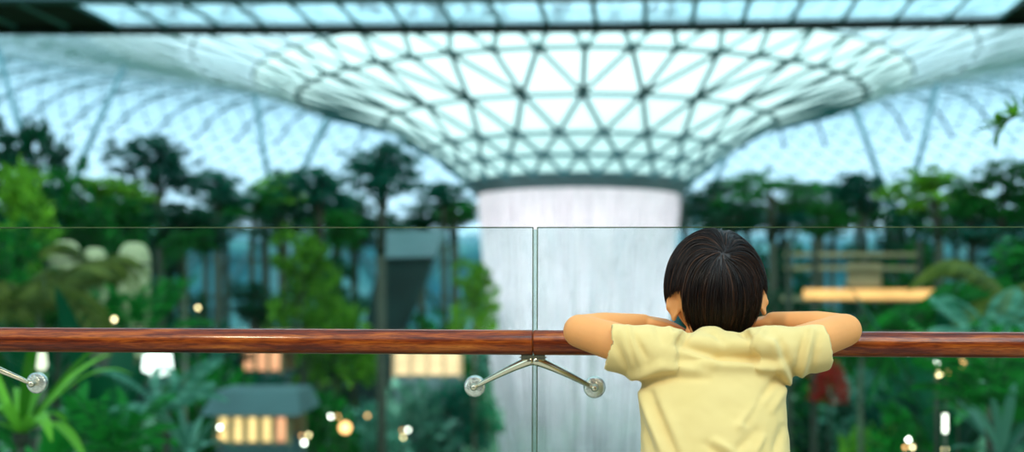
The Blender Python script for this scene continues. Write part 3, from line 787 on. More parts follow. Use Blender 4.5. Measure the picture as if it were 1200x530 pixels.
for i in range(72):
    a = A0+(A1-A0)*i/72; b2 = A0+(A1-A0)*(i+1)/72
    P_ = lambda an, z: (CX+70.2*cos(an), CY+70.2*sin(an), EYE+z)
    xb.tube([P_(a, -3), P_(b2, 6.4)], .22, 5); xb.tube([P_(b2, -3), P_(a, 6.4)], .22, 5)
xb.build('wall_bracing', M['column'], wall)

# ---------------------------------------------------------------- slender V columns that carry the roof
def roof_h(x, y): return interp([(a, b_) for a, b_, _ in rings], sqrt((x-CX)**2+(y-CY)**2))
def vcol(px, py, d, tops, label, foot=True):
    n_ = at(px, py, d); gz = ground(n_.x, n_.y)
    root = empty('roof_column', (n_.x, n_.y, gz), label, 'column', 'slender columns under the glass roof')
    def add(a, b_, r0, r1, nm):
        mb = MB(); mid = a.lerp(b_, .5); mb.tube([a, mid, b_], [r0, (r0+r1)/2*1.12, r1], 10)
        o = mb.build(nm, M['column'], root); o.matrix_parent_inverse = Matrix.Translation(root.location).inverted()
    add(Vector((n_.x, n_.y, gz-.3)), n_, .34, .3, 'trunk')
    for tx, ty in tops:
        t = at(tx, ty, d); h = roof_h(t.x, t.y); k_ = (EYE+h-n_.z)/(t.z-n_.z); t = n_+(t-n_)*k_
        add(n_, t, .16, .17, 'branch_strut')
vcol(57, 277, 78, [(4, 87), (136, 98)], 'V shaped roof column standing at the far left')
vcol(323, 270, 80, [(298, 113), (379, 147)], 'V shaped roof column left of the funnel, above the tall tree')
vcol(1055, 278, 78, [(996, 110), (1092, 120)], 'V shaped roof column right of the funnel')
vcol(815, 262, 92, [(806, 215), (845, 195)], 'V shaped roof column just right of the waterfall top')

# leaning pier left of the waterfall
pr = empty('concrete_pier', at(452, 400, 66), 'dark tapering concrete pier leaning outward with a grey-blue cap, left of the waterfall', 'pier')
def wpart(mb, nm, mt, root, smooth=False):
    o = mb.build(nm, mt, None, smooth); o.parent = root; o.matrix_parent_inverse = Matrix.Translation(root.location).inverted(); return o
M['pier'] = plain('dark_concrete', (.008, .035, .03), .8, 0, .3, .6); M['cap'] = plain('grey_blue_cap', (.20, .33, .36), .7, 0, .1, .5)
def prism(mb, poly, d, th):     # poly in photo pixels at distance d, depth th
    a = [at(x, y, d) for x, y in poly]; off = Vector((0, th, 0)); n_ = len(a)
    mb.add(a+[p+off for p in a], [tuple(range(n_))[::-1], tuple(range(n_, 2*n_))]+[(i, (i+1) % n_, n_+(i+1) % n_, n_+i) for i in range(n_)])
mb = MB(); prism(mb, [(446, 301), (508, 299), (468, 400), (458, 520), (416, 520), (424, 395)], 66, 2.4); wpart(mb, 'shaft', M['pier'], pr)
mb = MB(); prism(mb, [(438, 272), (520, 270), (508, 301), (446, 303)], 65.6, 3.4); wpart(mb, 'cap', M['cap'], pr)

# ---------------------------------------------------------------- plants
class Leaf(MB):
    def leaf(s, p, d, up, L, W):          # folded four-point leaf
        d = d.normalized(); a = d.cross(up)
        if a.length < 1e-4: a = d.orthogonal()
        a.normalize(); nn = a.cross(d)
        s.add([p, p+d*L*.45+a*W*.5+nn*W*.12, p+d*L, p+d*L*.45-a*W*.5+nn*W*.12], [(0, 1, 2), (0, 2, 3)])
def rdir(R): 
    while 1:
        v = Vector((R.uniform(-1, 1), R.uniform(-1, 1), R.uniform(-1, 1)))
        if .05 < v.length < 1: return v.normalized()
LIB = {}
def tree_meshes(key, seed, blobs, nleaf, ls, trunk_r, leaf_m, pal=None, bark='bark'):
    # unit tree: height 1, crown blobs = (x, y, z, rx, rz)
    R = random.Random(seed); lf = Leaf(); tk = MB()
    tot = sum(b_[3]**2*b_[4] for b_ in blobs)
    tz = max(b_[2] for b_ in blobs)
    lean = Vector((R.uniform(-.03, .03), R.uniform(-.03, .03), 0))
    tk.tube([(0, 0, -.05), lean*.5+Vector((0, 0, tz*.4)), lean+Vector((0, 0, tz*.8)), lean*.8+Vector((0, 0, tz))], [trunk_r*1.3, trunk_r, trunk_r*.6, trunk_r*.25], 8)
    for x, y, z, rx, rz in blobs:
        c_ = Vector((x, y, z)); base = Vector((0, 0, max(.12, z*.55)))+lean*.6
        tk.tube([base, base.lerp(c_, .5)+Vector((0, 0, -.02)), c_], [trunk_r*.45, trunk_r*.3, trunk_r*.12], 5)
        n_ = int(nleaf*rx*rx*rz/tot); clus = [rdir(R)*R.uniform(.45, 1) for _ in range(max(5, n_//28))]
        for i in range(n_):
            q = R.choice(clus); e = rdir(R)*R.uniform(0, .30); q2 = q+e
            p = c_+Vector((q2.x*rx, q2.y*rx, q2.z*rz)); d = (rdir(R)+q*.6+Vector((0, 0, -.25)))
            lf.leaf(p, d, rdir(R), ls*R.uniform(.7, 1.3), ls*R.uniform(.35, .6))
    LIB[key] = (lf.mesh(key+'_leaves', M[leaf_m], False), tk.mesh(key+'_trunk', M[bark]))
def crown(seed, n, z0, z1, wd, rb):
    R = random.Random(seed); out = []
    for i in range(n):
        t = (i+.5)/n; z = lerp(z0, z1, t); a = R.uniform(0, 2*pi); e = wd*sin(pi*(.15+.8*t))*R.uniform(.4, 1)
        out.append((e*cos(a), e*sin(a), z, rb*R.uniform(.7, 1.25), rb*R.uniform(.5, .85)))
    return out
tree_meshes('broad', 1, crown(1, 13, .42, .92, .24, .15), 5200, .035, .022, 'leaf_dark')
tree_meshes('broad2', 2, crown(2, 11, .35, .9, .28, .15), 4600, .040, .020, 'leaf_mid')
tree_meshes('round', 3, crown(3, 10, .5, .88, .17, .16), 4200, .034, .020, 'leaf_teal')
tree_meshes('airy', 4, crown(4, 12, .5, .95, .26, .10), 2300, .040, .016, 'leaf_mid')
tree_meshes('conic', 5, [(0, 0, .95, .05, .07), (.02, 0, .85, .09, .09), (-.03, .02, .74, .13, .09), (.05, 0, .62, .17, .09), (-.05, -.03, .5, .19, .10), (.05, .04, .38, .2, .1), (0, 0, .27, .2, .09)], 5200, .034, .02, 'leaf_teal')
tree_meshes('lime', 6, crown(6, 10, .45, .9, .24, .14), 3600, .042, .018, 'leaf_lime')
def bush_mesh(key, seed, n, ls, leaf_m):
    R = random.Random(seed); lf = Leaf(); st_ = MB()
    for i in range(n):
        v = rdir(R); v.z = abs(v.z); k_ = R.uniform(.55, 1)*(1+.25*noise.noise(v*2.3+Vector((seed, 0, 0))))
        p = Vector((v.x*.5*k_, v.y*.5*k_, v.z*.9*k_)); lf.leaf(p, v+rdir(R)*.8, rdir(R), ls*R.uniform(.7, 1.3), ls*R.uniform(.4, .7))
    for i in range(6):
        v = rdir(R); v.z = abs(v.z)+.5; st_.tube([(0, 0, -.05), (v.x*.15, v.y*.15, v.z*.3), (v.x*.3, v.y*.3, v.z*.55)], [.02, .014, .005], 5)
    LIB[key] = (lf.mesh(key+'_leaves', M[leaf_m], False), st_.mesh(key+'_stems', M['bark']))
bush_mesh('bush_dark', 21, 900, .11, 'leaf_dark'); bush_mesh('bush_mid', 22, 900, .12, 'leaf_mid'); bush_mesh('bush_teal', 23, 900, .12, 'leaf_teal')
bush_mesh('bush_pale', 24, 800, .14, 'leaf_pale'); bush_mesh('bush_lime', 25, 800, .13, 'leaf_lime'); bush_mesh('bush_red', 26, 600, .13, 'leaf_red'); bush_mesh('bush_orange', 27, 500, .13, 'leaf_orange')
def frond(mb, base, az, L, rise, droop, wid, nl, leaflet=True, blade=.0):
    # one arching leaf; pinnate leaflets or a single broad blade
    o = Vector((cos(az), sin(az), 0)); sd_ = Vector((-sin(az), cos(az), 0)); P_ = []
    for i in range(nl+1):
        t = i/nl; P_.append(base+o*L*(t*.95-.15*t*t)+Z*(L*(rise*t-droop*t*t)))
    if leaflet:
        mb.tube(P_[::max(1, nl//6)]+[P_[-1]] if nl % max(1, nl//6) else P_[::max(1, nl//6)], .006*L, 4, caps=False)
        for i in range(1, nl+1):
            t = i/nl; tg = (P_[i]-P_[i-1]).normalized(); w_ = wid*sin(pi*min(1, .12+t*.86))**.7
            for s in (-1, 1):
                dd = (sd_*s*1.0+tg*.55-Z*.28).normalized(); up = tg
                mb.add([P_[i], P_[i]+dd*w_*.5+tg*w_*.07-Z*.0, P_[i]+dd*w_-Z*w_*.18, P_[i]+dd*w_*.5-tg*w_*.07], [(0, 1, 2), (0, 2, 3)])
    else:
        vs = []
        for i in range(nl+1):
            t = i/nl; w_ = wid*(sin(pi*min(1, .06+t*.92))**.75)
            vs += [P_[i]-sd_*w_+Z*w_*.35, P_[i], P_[i]+sd_*w_+Z*w_*.35]
        mb.add(vs, [(i*3+j, i*3+j+1, (i+1)*3+j+1, (i+1)*3+j) for i in range(nl) for j in (0, 1)])
def palm_mesh(key, seed, n, L, leaf_m, h=1.0, trunk=.03, wid=.16, droop=.75, rise=.7):
    R = random.Random(seed); lf = MB(); tk = MB()
    tk.tube([(0, 0, -.05), (.02, .01, h*.5), (0, 0, h)], [trunk*1.3, trunk, trunk*.8], 8)
    for i in range(n):
        frond(lf, Vector((0, 0, h)), 2*pi*i/n*1.0+R.uniform(-.25, .25), L*R.uniform(.8, 1.15), rise*R.uniform(.3, 1.5), droop*R.uniform(.7, 1.2), wid*L, 20)
    LIB[key] = (lf.mesh(key+'_fronds', M[leaf_m], False), tk.mesh(key+'_trunk', M['trunk_pale']))
palm_mesh('palm', 31, 15, .5, 'leaf_mid', .75, .018, .34); palm_mesh('palm_olive', 32, 13, .55, 'leaf_olive', .7, .018, .34)
palm_mesh('fern', 33, 16, .75, 'leaf_pale', .16, .03, .26, .62, .95); palm_mesh('fern_green', 34, 16, .8, 'leaf_mid', .16, .03, .26, .6, 1.0)
def strap_mesh(key, seed, n, leaf_m, wid=.055, L=.85, droop=.65, rise=1.15):
    R = random.Random(seed); lf = MB(); tk = MB(); tk.ball((0, 0, .02), (.06, .06, .07), 10, 6)
    for i in range(n): frond(lf, Vector((0, 0, .03)), 2*pi*i/n+R.uniform(-.2, .2), L*R.uniform(.7, 1.15), rise*R.uniform(.5, 1.4), droop*R.uniform(.7, 1.3), wid*R.uniform(.8, 1.2), 14, False)
    LIB[key] = (lf.mesh(key+'_blades', M[leaf_m]), tk.mesh(key+'_base', M['bark']))
strap_mesh('strap', 41, 16, 'leaf_lime', .05); strap_mesh('banana', 42, 12, 'leaf_mid', .10, .95, .55, 1.3); strap_mesh('strap_pale', 43, 16, 'leaf_pale', .05)
strap_mesh('banana_dark', 44, 13, 'leaf_dark', .11, .95, .5, 1.25)
NAMES = {'broad': 'broadleaf_tree', 'broad2': 'broadleaf_tree', 'round': 'broadleaf_tree', 'airy': 'airy_tree', 'conic': 'conical_tree', 'lime': 'broadleaf_tree',
         'palm': 'palm_tree', 'palm_olive': 'palm_tree', 'fern': 'fern', 'fern_green': 'fern', 'strap': 'bird_nest_fern', 'strap_pale': 'bird_nest_fern', 'banana': 'banana_plant', 'banana_dark': 'banana_plant'}
CATS = {'broadleaf_tree': 'tree', 'airy_tree': 'tree', 'conical_tree': 'tree', 'palm_tree': 'palm', 'fern': 'fern', 'bird_nest_fern': 'fern', 'banana_plant': 'plant', 'shrub': 'shrub'}
PARTN = {'tree': ('foliage', 'trunk'), 'palm': ('fronds', 'trunk'), 'fern': ('fronds', 'crown_base'), 'plant': ('leaves', 'stem_base'), 'shrub': ('foliage', 'stems')}
RP = random.Random(5)
def plant(key, px, ptop, d, wpx, label, group=None, pbase=None, lo=None, cr=None):
    """a plant whose crown tops out at row ptop, crown width wpx, standing at distance d"""
    t = at(px, ptop, d); gz = ground(t.x, t.y)
    if lo is not None: gz = EYE+lo
    h = t.z-gz; wm = wpx/F*d
    nm = NAMES.get(key, 'shrub'); cat = CATS[nm]
    base_w = {'broad': .66, 'broad2': .74, 'round': .56, 'airy': .66, 'conic': .42, 'lime': .66}.get(key, 1.0 if nm == 'shrub' else (1.05 if nm == 'palm_tree' else 1.45))
    base_h = {'palm_tree': .92, 'fern': .45, 'bird_nest_fern': .55, 'banana_plant': .72}.get(nm, 1.0 if nm != 'shrub' else .95)
    sx = wm/base_w; sz = h/base_h; lim = {'tree': 1.7, 'palm': 1.25, 'fern': 1.0, 'plant': 1.15, 'shrub': 1.15}[cat]*sx
    rise = 0
    if cr: lim = cr/F*d/base_h
    if sz > lim: sz = lim; rise = h-sz*base_h
    root = empty(nm, (t.x, t.y, gz), label, cat, group)
    a, b_ = PARTN[cat]; az = RP.uniform(0, 6.28)
    for nm_, me_ in ((a, LIB[key][0]), (b_, LIB[key][1])):
        o = bpy.data.objects.new(nm_, me_); COL.objects.link(o); o.parent = root
        o.location = (0, 0, rise); o.scale = (sx, sx, sz); o.rotation_euler = (0, 0, az)
    if rise > .25:
        rt = {'tree': .026, 'palm': .022, 'fern': .035, 'plant': .045, 'shrub': .02}[cat]*sx
        mb = MB(); mb.tube([(0, 0, -.1), (.3*rt, 0, rise*.5), (0, 0, rise+.05*sz)], [rt*1.25, rt, rt*.9], 8); mb.build('lower_trunk', M['trunk_pale' if cat == 'palm' else 'bark'], root)
#      kind      x    top  dist width label
T = [
 ('broad', 38, 132, 30, 190, ', 30, 138, 30, 150, '),
 ('broad2', 95, 188, 34, 150, ', 75, 175, 34, 120, '),
 ('lime', 110, 205, 42, 150, ', 95, 196, 42, 120, ', 80),
 ('round', 187, 152, 46, 125, ', 187, 158, 46, 80, ', 130),
 ('broad', 160, 205, 52, 150, ', 165, 205, 52, 120, '),
 ('round', 255, 196, 60, 105, ', 250, 205, 60, 62, ', 85),
 ('broad2', 295, 222, 66, 110, ', 285, 225, 66, 110, ', 60),
 ('lime', 335, 200, 70, 90, ', 332, 205, 70, 70, ', 75),
 ('round', 375, 190, 60, 120, ', 372, 195, 60, 90, ', 100),
 ('round', 446, 158, 42, 130, ', 446, 168, 64, 92, ', 135),
 ('broad', 415, 228, 74, 120, ', 420, 232, 74, 110, ', 100),
 ('round', 520, 210, 80, 90, ', 515, 212, 80, 90, ', 60),
 ('broad2', 535, 232, 84, 70, ', 530, 232, 84, 70, ', 45),
 ('broad', 838, 208, 84, 100, ', 838, 214, 84, 80, ', 70),
 ('broad2', 905, 198, 78, 150, ', 905, 206, 78, 110, ', 80),
 ('airy', 962, 212, 80, 110, ', 962, 222, 84, 90, ', 70),
 ('round', 1012, 196, 66, 120, ', 1012, 205, 66, 84, ', 95),
 ('broad', 1050, 232, 74, 110, 'dark tree standing behind the foot of the right V column'),
 ('lime', 1100, 192, 30, 150, ', 1108, 200, 48, 105, ', 95),
 ('broad2', 1170, 186, 27, 150, ', 1165, 196, 40, 120, ', 110),
 ('broad', 1205, 222, 56, 130, ', 1205, 228, 56, 100, ', 120),
 ('lime', 355, 258, 44, 105, 'yellow-green tree with a pale bare trunk behind the left glass panel'),
 ('broad', 300, 330, 58, 90, ', 300, 300, 58, 120, ', 80),
 ('lime', 556, 296, 49, 70, 'small bright green tree behind the glass, against the left edge of the waterfall'),
 ('broad', 395, 296, 54, 90, 'dark bushy tree between the pale-trunked tree and the leaning pier'),
 ('palm', 217, 268, 26, 90, 'slender palm with a thin trunk behind the left glass panel'),
 ('broad2', 1065, 282, 40, 110, 'green tree above the orange-lit terrace roof'),
 ('broad', 925, 340, 56, 100, ', 940, 300, 56, 130, ', 70),
 ('palm_olive', 1185, 282, 11, 260, 'olive green palm with arching fronds behind the right glass panel'),
 ('palm', 1010, 358, 24, 170, 'dark green palm under the orange-lit terrace roof'),
 ('palm_olive', 45, 290, 13, 260, 'olive palm in front of the tan rounded shells'),
 ('broad2', 22, 262, 17, 170, 'dense green tree filling the left edge behind the glass'),
 ('fern_green', 150, 372, 14, 200, 'green tree fern right under the tan rounded shells'),
 ('palm', 1125, 320, 13, 260, 'green palm with drooping fronds right of the terrace roof'),
 ('banana', 1175, 400, 9, 240, 'broad-leaved banana plant at the lower right under the handrail'),
 ('banana_dark', 1120, 425, 12, 220, 'dark broad-leaved plant behind the tall white tube lamp'),
 ('strap_pale', 1175, 478, 7.5, 170, 'pale blue-green strap-leaved plant at the bottom right corner'),
 ('fern', 1160, 365, 10, 190, 'pale fern with silvery fronds above the banana plant'),
 ('strap', 25, 428, 6.5, 240, 'bright green strap-leaved fern below the far left bracket disc'),
 ('banana_dark', 125, 425, 10, 200, 'dark broad-leaved plant between the two pendant lamps'),
 ('fern', 195, 450, 9, 170, 'pale fern below the white cluster lamp'),
 ('banana', 60, 470, 8, 200, 'broad-leaved green plant at the bottom left'),
 ('fern_green', 130, 500, 7, 170, 'green fern at the bottom edge left of the lit pavilion'),
 ('strap_pale', 222, 492, 9, 130, 'pale strap-leaved plant at the bottom edge beside the lit pavilion'),
 ('banana_dark', 40, 395, 14, 180, 'dark plant with broad leaves behind the pale square lamp'),
 ('bush_dark', 400, 398, 92, 200, 'wide dark shrub below the handrail, left of the waterfall'),
 ('bush_mid', 250, 420, 42, 130, 'green shrub between the white cluster lamp and the salmon shop window'),
 ('bush_teal', 475, 420, 90, 120, 'dark teal shrub below the peach shop window'),
 ('bush_lime', 445, 452, 72, 55, 'small bright green shrub on the slope left of the bracket disc'),
 ('bush_mid', 530, 420, 84, 80, 'green shrub close behind the left bracket disc'),
 ('bush_dark', 572, 466, 46, 38, 'round dark shrub at the left edge of the waterfall, below the bracket'),
 ('bush_dark', 355, 428, 88, 100, 'dark shrub below the salmon shop window'),
 ('bush_dark', 975, 470, 34, 150, 'dark shrub low behind the child on the right'),
 ('bush_teal', 1045, 440, 30, 120, 'teal shrub below the handrail right of the red flowers'),
 ('bush_pale', 1010, 432, 40, 110, 'pale green shrub behind the red flowers'),
 ('bush_red', 972, 421, 30, 44, 'red flowering shrub beside the right sleeve of the child'),
 ('bush_orange', 958, 412, 33, 26, 'orange flowering shrub above the red one'),
 ('bush_orange', 1043, 494, 24, 18, 'small orange flowering shrub at the bottom, left of the white tube lamp'),
 ('bush_orange', 1073, 505, 24, 18, 'smaller orange flowering shrub nearest the white tube lamp'),
 ('bush_mid', 1000, 380, 48, 140, 'green shrub just above the handrail right of the child'),
 ('bush_dark', 880, 262, 98, 180, 'dark shrub bank behind the head of the child'),
 ('bush_teal', 250, 372, 50, 120, 'teal shrub just above the handrail left of the pale-trunked tree'),
 ('bush_lime', 395, 350, 46, 90, 'light green shrub above the handrail by the leaning pier'),
 ('bush_mid', 500, 365, 70, 110, 'green shrub at the foot of the leaning pier'),
 ('palm_olive', 112, 276, 15, 150, 'olive palm standing between the tan rounded shells'),
 ('broad2', 60, 225, 26, 150, 'green tree whose crown fills the gap above the tan rounded shells', 120),
 ('broad', 215, 238, 44, 150, 'dark tree right above the glass edge, right of the tan shells', 90),
 ('broad2', 130, 232, 38, 120, 'green tree behind the glass edge above the rightmost tan shell', 90),
 ('broad', 330, 238, 60, 110, 'dark tree crossed by the glass edge left of the leaning pier', 70),
 ('broad2', 390, 246, 66, 110, 'green tree crossed by the glass edge just left of the leaning pier', 70),
 ('broad', 860, 236, 70, 100, 'dark tree low behind the top of the head of the child', 60),
 ('broad2', 975, 236, 62, 100, 'green tree crossed by the glass edge right of the child', 60),
 ('broad', 1140, 232, 38, 120, 'dark tree crossed by the glass edge near the right edge', 90),
 ('bush_pale', 482, 448, 49, 105, 'pale green shrub right under the peach-lit pavilion'),
 ('bush_teal', 532, 440, 50, 80, 'blue-green shrub under the left bracket disc, right of the peach-lit pavilion'),
 ('bush_pale', 428, 472, 44, 110, 'pale green shrub behind the large orange garden lamp'),
 ('bush_mid', 368, 452, 42, 110, 'green shrub behind the triple lamp cluster'),
 ('bush_teal', 315, 436, 46, 90, 'blue-green shrub under the salmon pavilion'),
 ('fern_green', 1160, 428, 7.5, 230, 'green fern with long drooping fronds just above the pale corner plant'),
 ('bush_mid', 1075, 452, 17, 120, 'green shrub in front of the lamps below the handrail on the right'),
 ('bush_lime', 1020, 500, 26, 90, 'yellow-green low shrub at the bottom edge right of the child'),
 ('lime', 15, 180, 20, 110, 'yellow-green tree at the left edge in front of the dark tree'),
]
for row_ in T: plant(*row_[:6], cr=(row_[6] if len(row_) > 6 else None))
# shrubs scattered over the far slopes
R = random.Random(77); cnt = 0
for i in range(400):
    px = R.uniform(180, 1060); d = R.uniform(40, 112); x = (px-600)/F*d
    if sqrt((x-CX)**2+(d-CY)**2) < 11.5: continue
    if any((x-CX-17*sin(radians(a_)))**2+(d-CY+17*cos(radians(a_)))**2 < 12 for a_ in (-75, -40, -12, 20, 50, 80)): continue
    gz = ground(x, d)-EYE; row = HZ-gz*F/d
    if row > 600 or row < 388: continue
    h = R.uniform(1.0, 2.4); key = R.choice(['bush_dark', 'bush_teal', 'bush_mid', 'bush_pale', 'bush_pale', 'bush_lime'])
    plant(key, px, HZ-(gz+h)*F/d, d, R.uniform(1.8, 3.6)*F/d, 'low green shrub among many on the planted slopes around the waterfall', 'shrubs on the planted slopes'); cnt += 1
    if cnt >= 110: break
# tree belt closing the view at the back under the roof
R = random.Random(78)
for i in range(34):
    px = -30+i*38+R.uniform(-12, 12)
    if 556 < px < 775: continue
    d = R.uniform(96, 112)
    while sqrt(((px-600)/F*d-CX)**2+(d-CY)**2) > 59: d -= 1
    plant(R.choice(['broad', 'round', 'broad2', 'broad']), px, R.uniform(226, 256), d, R.uniform(80, 115), 'tree in the belt along the far wall', 'trees along the far wall', cr=48)
for sx_ in (-1, 1):       # planting carries on past both edges of the view
    for i in range(13):
        px = 600+sx_*(700+i*62+R.uniform(-20, 20)); d = R.choice([20, 28, 36, 48, 60]) if i < 8 else R.uniform(26, 44)
        while sqrt(((px-600)/F*d-CX)**2+(d-CY)**2) > 62: d -= 1
        plant(R.choice(['broad', 'round', 'broad2', 'lime']), px, R.uniform(150, 250), d, 5.5*F/d, 'tall leafy tree beyond the edges of the photo', 'trees past the edges', cr=5*F/d)
        d = R.uniform(14, 32); plant(R.choice(['bush_mid', 'bush_dark', 'bush_teal', 'palm']), px, HZ+1.2*F/d, d, 3.4*F/d, 'low plant beyond the edges of the photo', 'plants past the edges')
# leafy twig hanging in from the right, near the deck
tw = empty('young_tree', (3.55, 5.7, ground(3.5, 5.7)), 'slim young tree, only its bright green leafy twig reaching in at top right', 'tree')
lf = Leaf(); R = random.Random(9); st_ = MB()
main = [Vector((3.55, 5.7, ground(3.5, 5.7)-.1)), Vector((3.5, 5.68, 1.4)), at(1330, 92, 5.6), at(1235, 122, 5.5), at(1190, 134, 5.5), at(1166, 148, 5.5)]
st_.tube(main, [.04, .028, .012, .008, .005, .002], 6)
for i in range(70):
    t = 2+R.uniform(0, 1)*3; k_ = min(4, int(t)); p = main[k_].lerp(main[k_+1], t-k_); d = rdir(R)+Vector((-.6, 0, -.3))
    lf.leaf(p, d, Z, R.uniform(.09, .14), .055)
wpart(lf, 'leaves', M['leaf_lime'], tw); wpart(st_, 'stem', M['bark'], tw)

# ---------------------------------------------------------------- tan rounded shells on the left, built in place of a reflection in the glass
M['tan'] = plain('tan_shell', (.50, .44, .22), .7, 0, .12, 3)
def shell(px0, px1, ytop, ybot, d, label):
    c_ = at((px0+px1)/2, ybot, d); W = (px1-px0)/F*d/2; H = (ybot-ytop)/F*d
    root = empty('reflection_shell', c_, label, 'reflection stand-in', 'tan shells imitating a reflection'); mb = MB(); prof = []
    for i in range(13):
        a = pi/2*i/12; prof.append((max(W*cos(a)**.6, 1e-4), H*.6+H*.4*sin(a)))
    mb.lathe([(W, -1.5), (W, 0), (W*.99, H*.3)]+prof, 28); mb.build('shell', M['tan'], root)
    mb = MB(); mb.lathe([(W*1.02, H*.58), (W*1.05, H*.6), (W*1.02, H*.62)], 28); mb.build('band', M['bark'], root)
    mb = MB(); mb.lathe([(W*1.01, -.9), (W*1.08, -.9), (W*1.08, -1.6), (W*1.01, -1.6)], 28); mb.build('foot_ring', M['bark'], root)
shell(58, 95, 284, 345, 18, 'leftmost tan rounded shell imitating a reflection in the left glass panel')
shell(96, 126, 292, 352, 19.5, 'middle tan rounded shell imitating a reflection, half covered by palm leaves')
shell(138, 176, 286, 350, 18, 'rightmost and widest tan rounded shell imitating a reflection, with a dark band')
# ---------------------------------------------------------------- terrace on the right with its glowing edge
M['tan_wood'] = plain('tan_wood', (.45, .30, .14), .6, 0, .15, 2); M['warm_edge'] = glow('warm_strip', (1., .50, .17), 1.6)
D = 30.; tr_ = empty('garden_terrace', at(1020, 352, D), 'timber terrace with rails, a tan panel and a glowing orange edge, right of the child', 'terrace')
gzt = -8.2*0+ground(tr_.location.x, D)-EYE
mb = MB(); a = at(941, 350, D); b2 = at(1105, 349, D); mb.box(((a.x+b2.x)/2, D+1.25, EYE+(HZ-346)/F*D-.06), (b2.x-a.x, 2.5, .14)); wpart(mb, 'slab', M['tan_wood'], tr_)
mb = MB(); mb.box(((a.x+b2.x)/2, D-.03, EYE+(HZ-343.5)/F*D), (b2.x-a.x, .06, .25)); o = wpart(mb, 'light_strip', M['warm_edge'], tr_); bevel(o, .02)
for y_ in (297, 313):
    mb = MB(); mb.box((at(1000, 0, D).x, D+.05, EYE+(HZ-y_)/F*D), (160/F*D, .08, .10)); wpart(mb, 'rail', M['tan_wood'], tr_)
for x_ in (925, 955, 1078):
    mb = MB(); top = EYE+(HZ-280)/F*D; bot = ground(at(x_, 0, D).x, D)-.2
    mb.box((at(x_, 0, D).x, D+.06, (top+bot)/2), (.14, .14, top-bot)); o = wpart(mb, 'post', M['bark'], tr_)
mb = MB(); mb.box((at(1015, 0, D).x, D+.16, EYE+(HZ-321)/F*D), (40/F*D, .06, 28/F*D)); o = wpart(mb, 'panel', M['tan_wood'], tr_); bevel(o, .01)
pl = empty('clipped_shrub', at(999, 308, D+.9), 'dark clipped round shrub on the timber terrace', 'shrub')
R = random.Random(4); lf = Leaf()
for i in range(500):
    v = rdir(R); lf.leaf(Vector((v.x*.22, v.y*.22, v.z*.22+.25)), v+rdir(R), rdir(R), .08, .05)
lf.build('foliage', M['leaf_dark'], pl, False); mb = MB(); mb.lathe([(.0001, -.92), (.16, -.92), (.22, -.5), (.19, -.5), (.14, -.62), (.0001, -.6)], 20); mb.build('pot', M['bark'], pl)
mb = MB(); mb.tube([(0, 0, -.6), (0, 0, .1)], .03, 8); mb.build('stem', M['bark'], pl)
# ---------------------------------------------------------------- lit pavilions and shop windows
M['shop_amber'] = glow('shop_amber', (1., .62, .25), 1.7); M['shop_peach'] = glow('shop_peach', (1., .66, .36), 1.6); M['shop_salmon'] = glow('shop_salmon', (1., .42, .22), 1.4)
M['roof_slate'] = plain('roof_slate', (.07, .13, .125), .8, 0, .2, .6)
def pavilion(x0, x1, yt, yb, d, roof_t, glowm, label, nwin, red=False):
    a, b2 = at(x0, yb, d), at(x1, yb, d); W = b2.x-a.x; H = (yb-yt)/F*d; gz = ground((a.x+b2.x)/2, d)
    root = empty('garden_pavilion', ((a.x+b2.x)/2, d, min(gz, a.z)), label, 'pavilion'); X = (a.x+b2.x)/2
    mb = MB(); mb.box((X, d+1.6, (a.z+min(gz, a.z)-.4)/2+H*.0), (W, 3.2, max(.3, a.z-min(gz, a.z)+.4))); wpart(mb, 'plinth', M['roof_slate'], root)
    mb = MB(); mb.box((X, d+3.1, a.z+H/2), (W, .2, H)); wpart(mb, 'rear_wall', M['tan_wood'], root)
    mb = MB(); n_ = nwin
    for i in range(n_):
        wx = a.x+W*(i+.5)/n_; mb = MB(); mb.box((wx, d+.12, a.z+H*.48), (W/n_*.84, .08, H*.8)); wpart(mb, 'lit_window', M['shop_salmon'] if red and i == n_-1 else glowm, root)
    for i in range(n_+1):
        mb = MB(); mb.box((a.x+W*i/n_, d+.1, a.z+H/2), (.16, .2, H)); wpart(mb, 'post', M['tan_wood'], root)
    mb = MB(); rt = roof_t/F*d
    v = [(X-W/2-.4, d-.4, a.z+H), (X+W/2+.4, d-.4, a.z+H), (X+W/2+.4, d+3.6, a.z+H), (X-W/2-.4, d+3.6, a.z+H), (X-W/2-.2, d+.6, a.z+H+rt), (X+W/2+.2, d+.6, a.z+H+rt), (X+W/2+.2, d+3, a.z+H+rt), (X-W/2-.2, d+3, a.z+H+rt)]
    mb.add(v, [(3, 2, 1, 0), (4, 5, 6, 7), (0, 1, 5, 4), (1, 2, 6, 5), (2, 3, 7, 6), (3, 0, 4, 7)]); wpart(mb, 'roof', M['roof_slate'], root)
pavilion(254, 338, 487, 522, 36, 26, M['shop_amber'], 'lit pavilion with amber windows under a long grey roof, bottom left', 5, True)
pavilion(284, 330, 404, 438, 50, 6, M['shop_salmon'], 'small pavilion glowing salmon pink just under the handrail', 3)
pavilion(462, 540, 405, 443, 54, 6, M['shop_peach'], 'peach-lit pavilion under the handrail left of the bracket', 4)
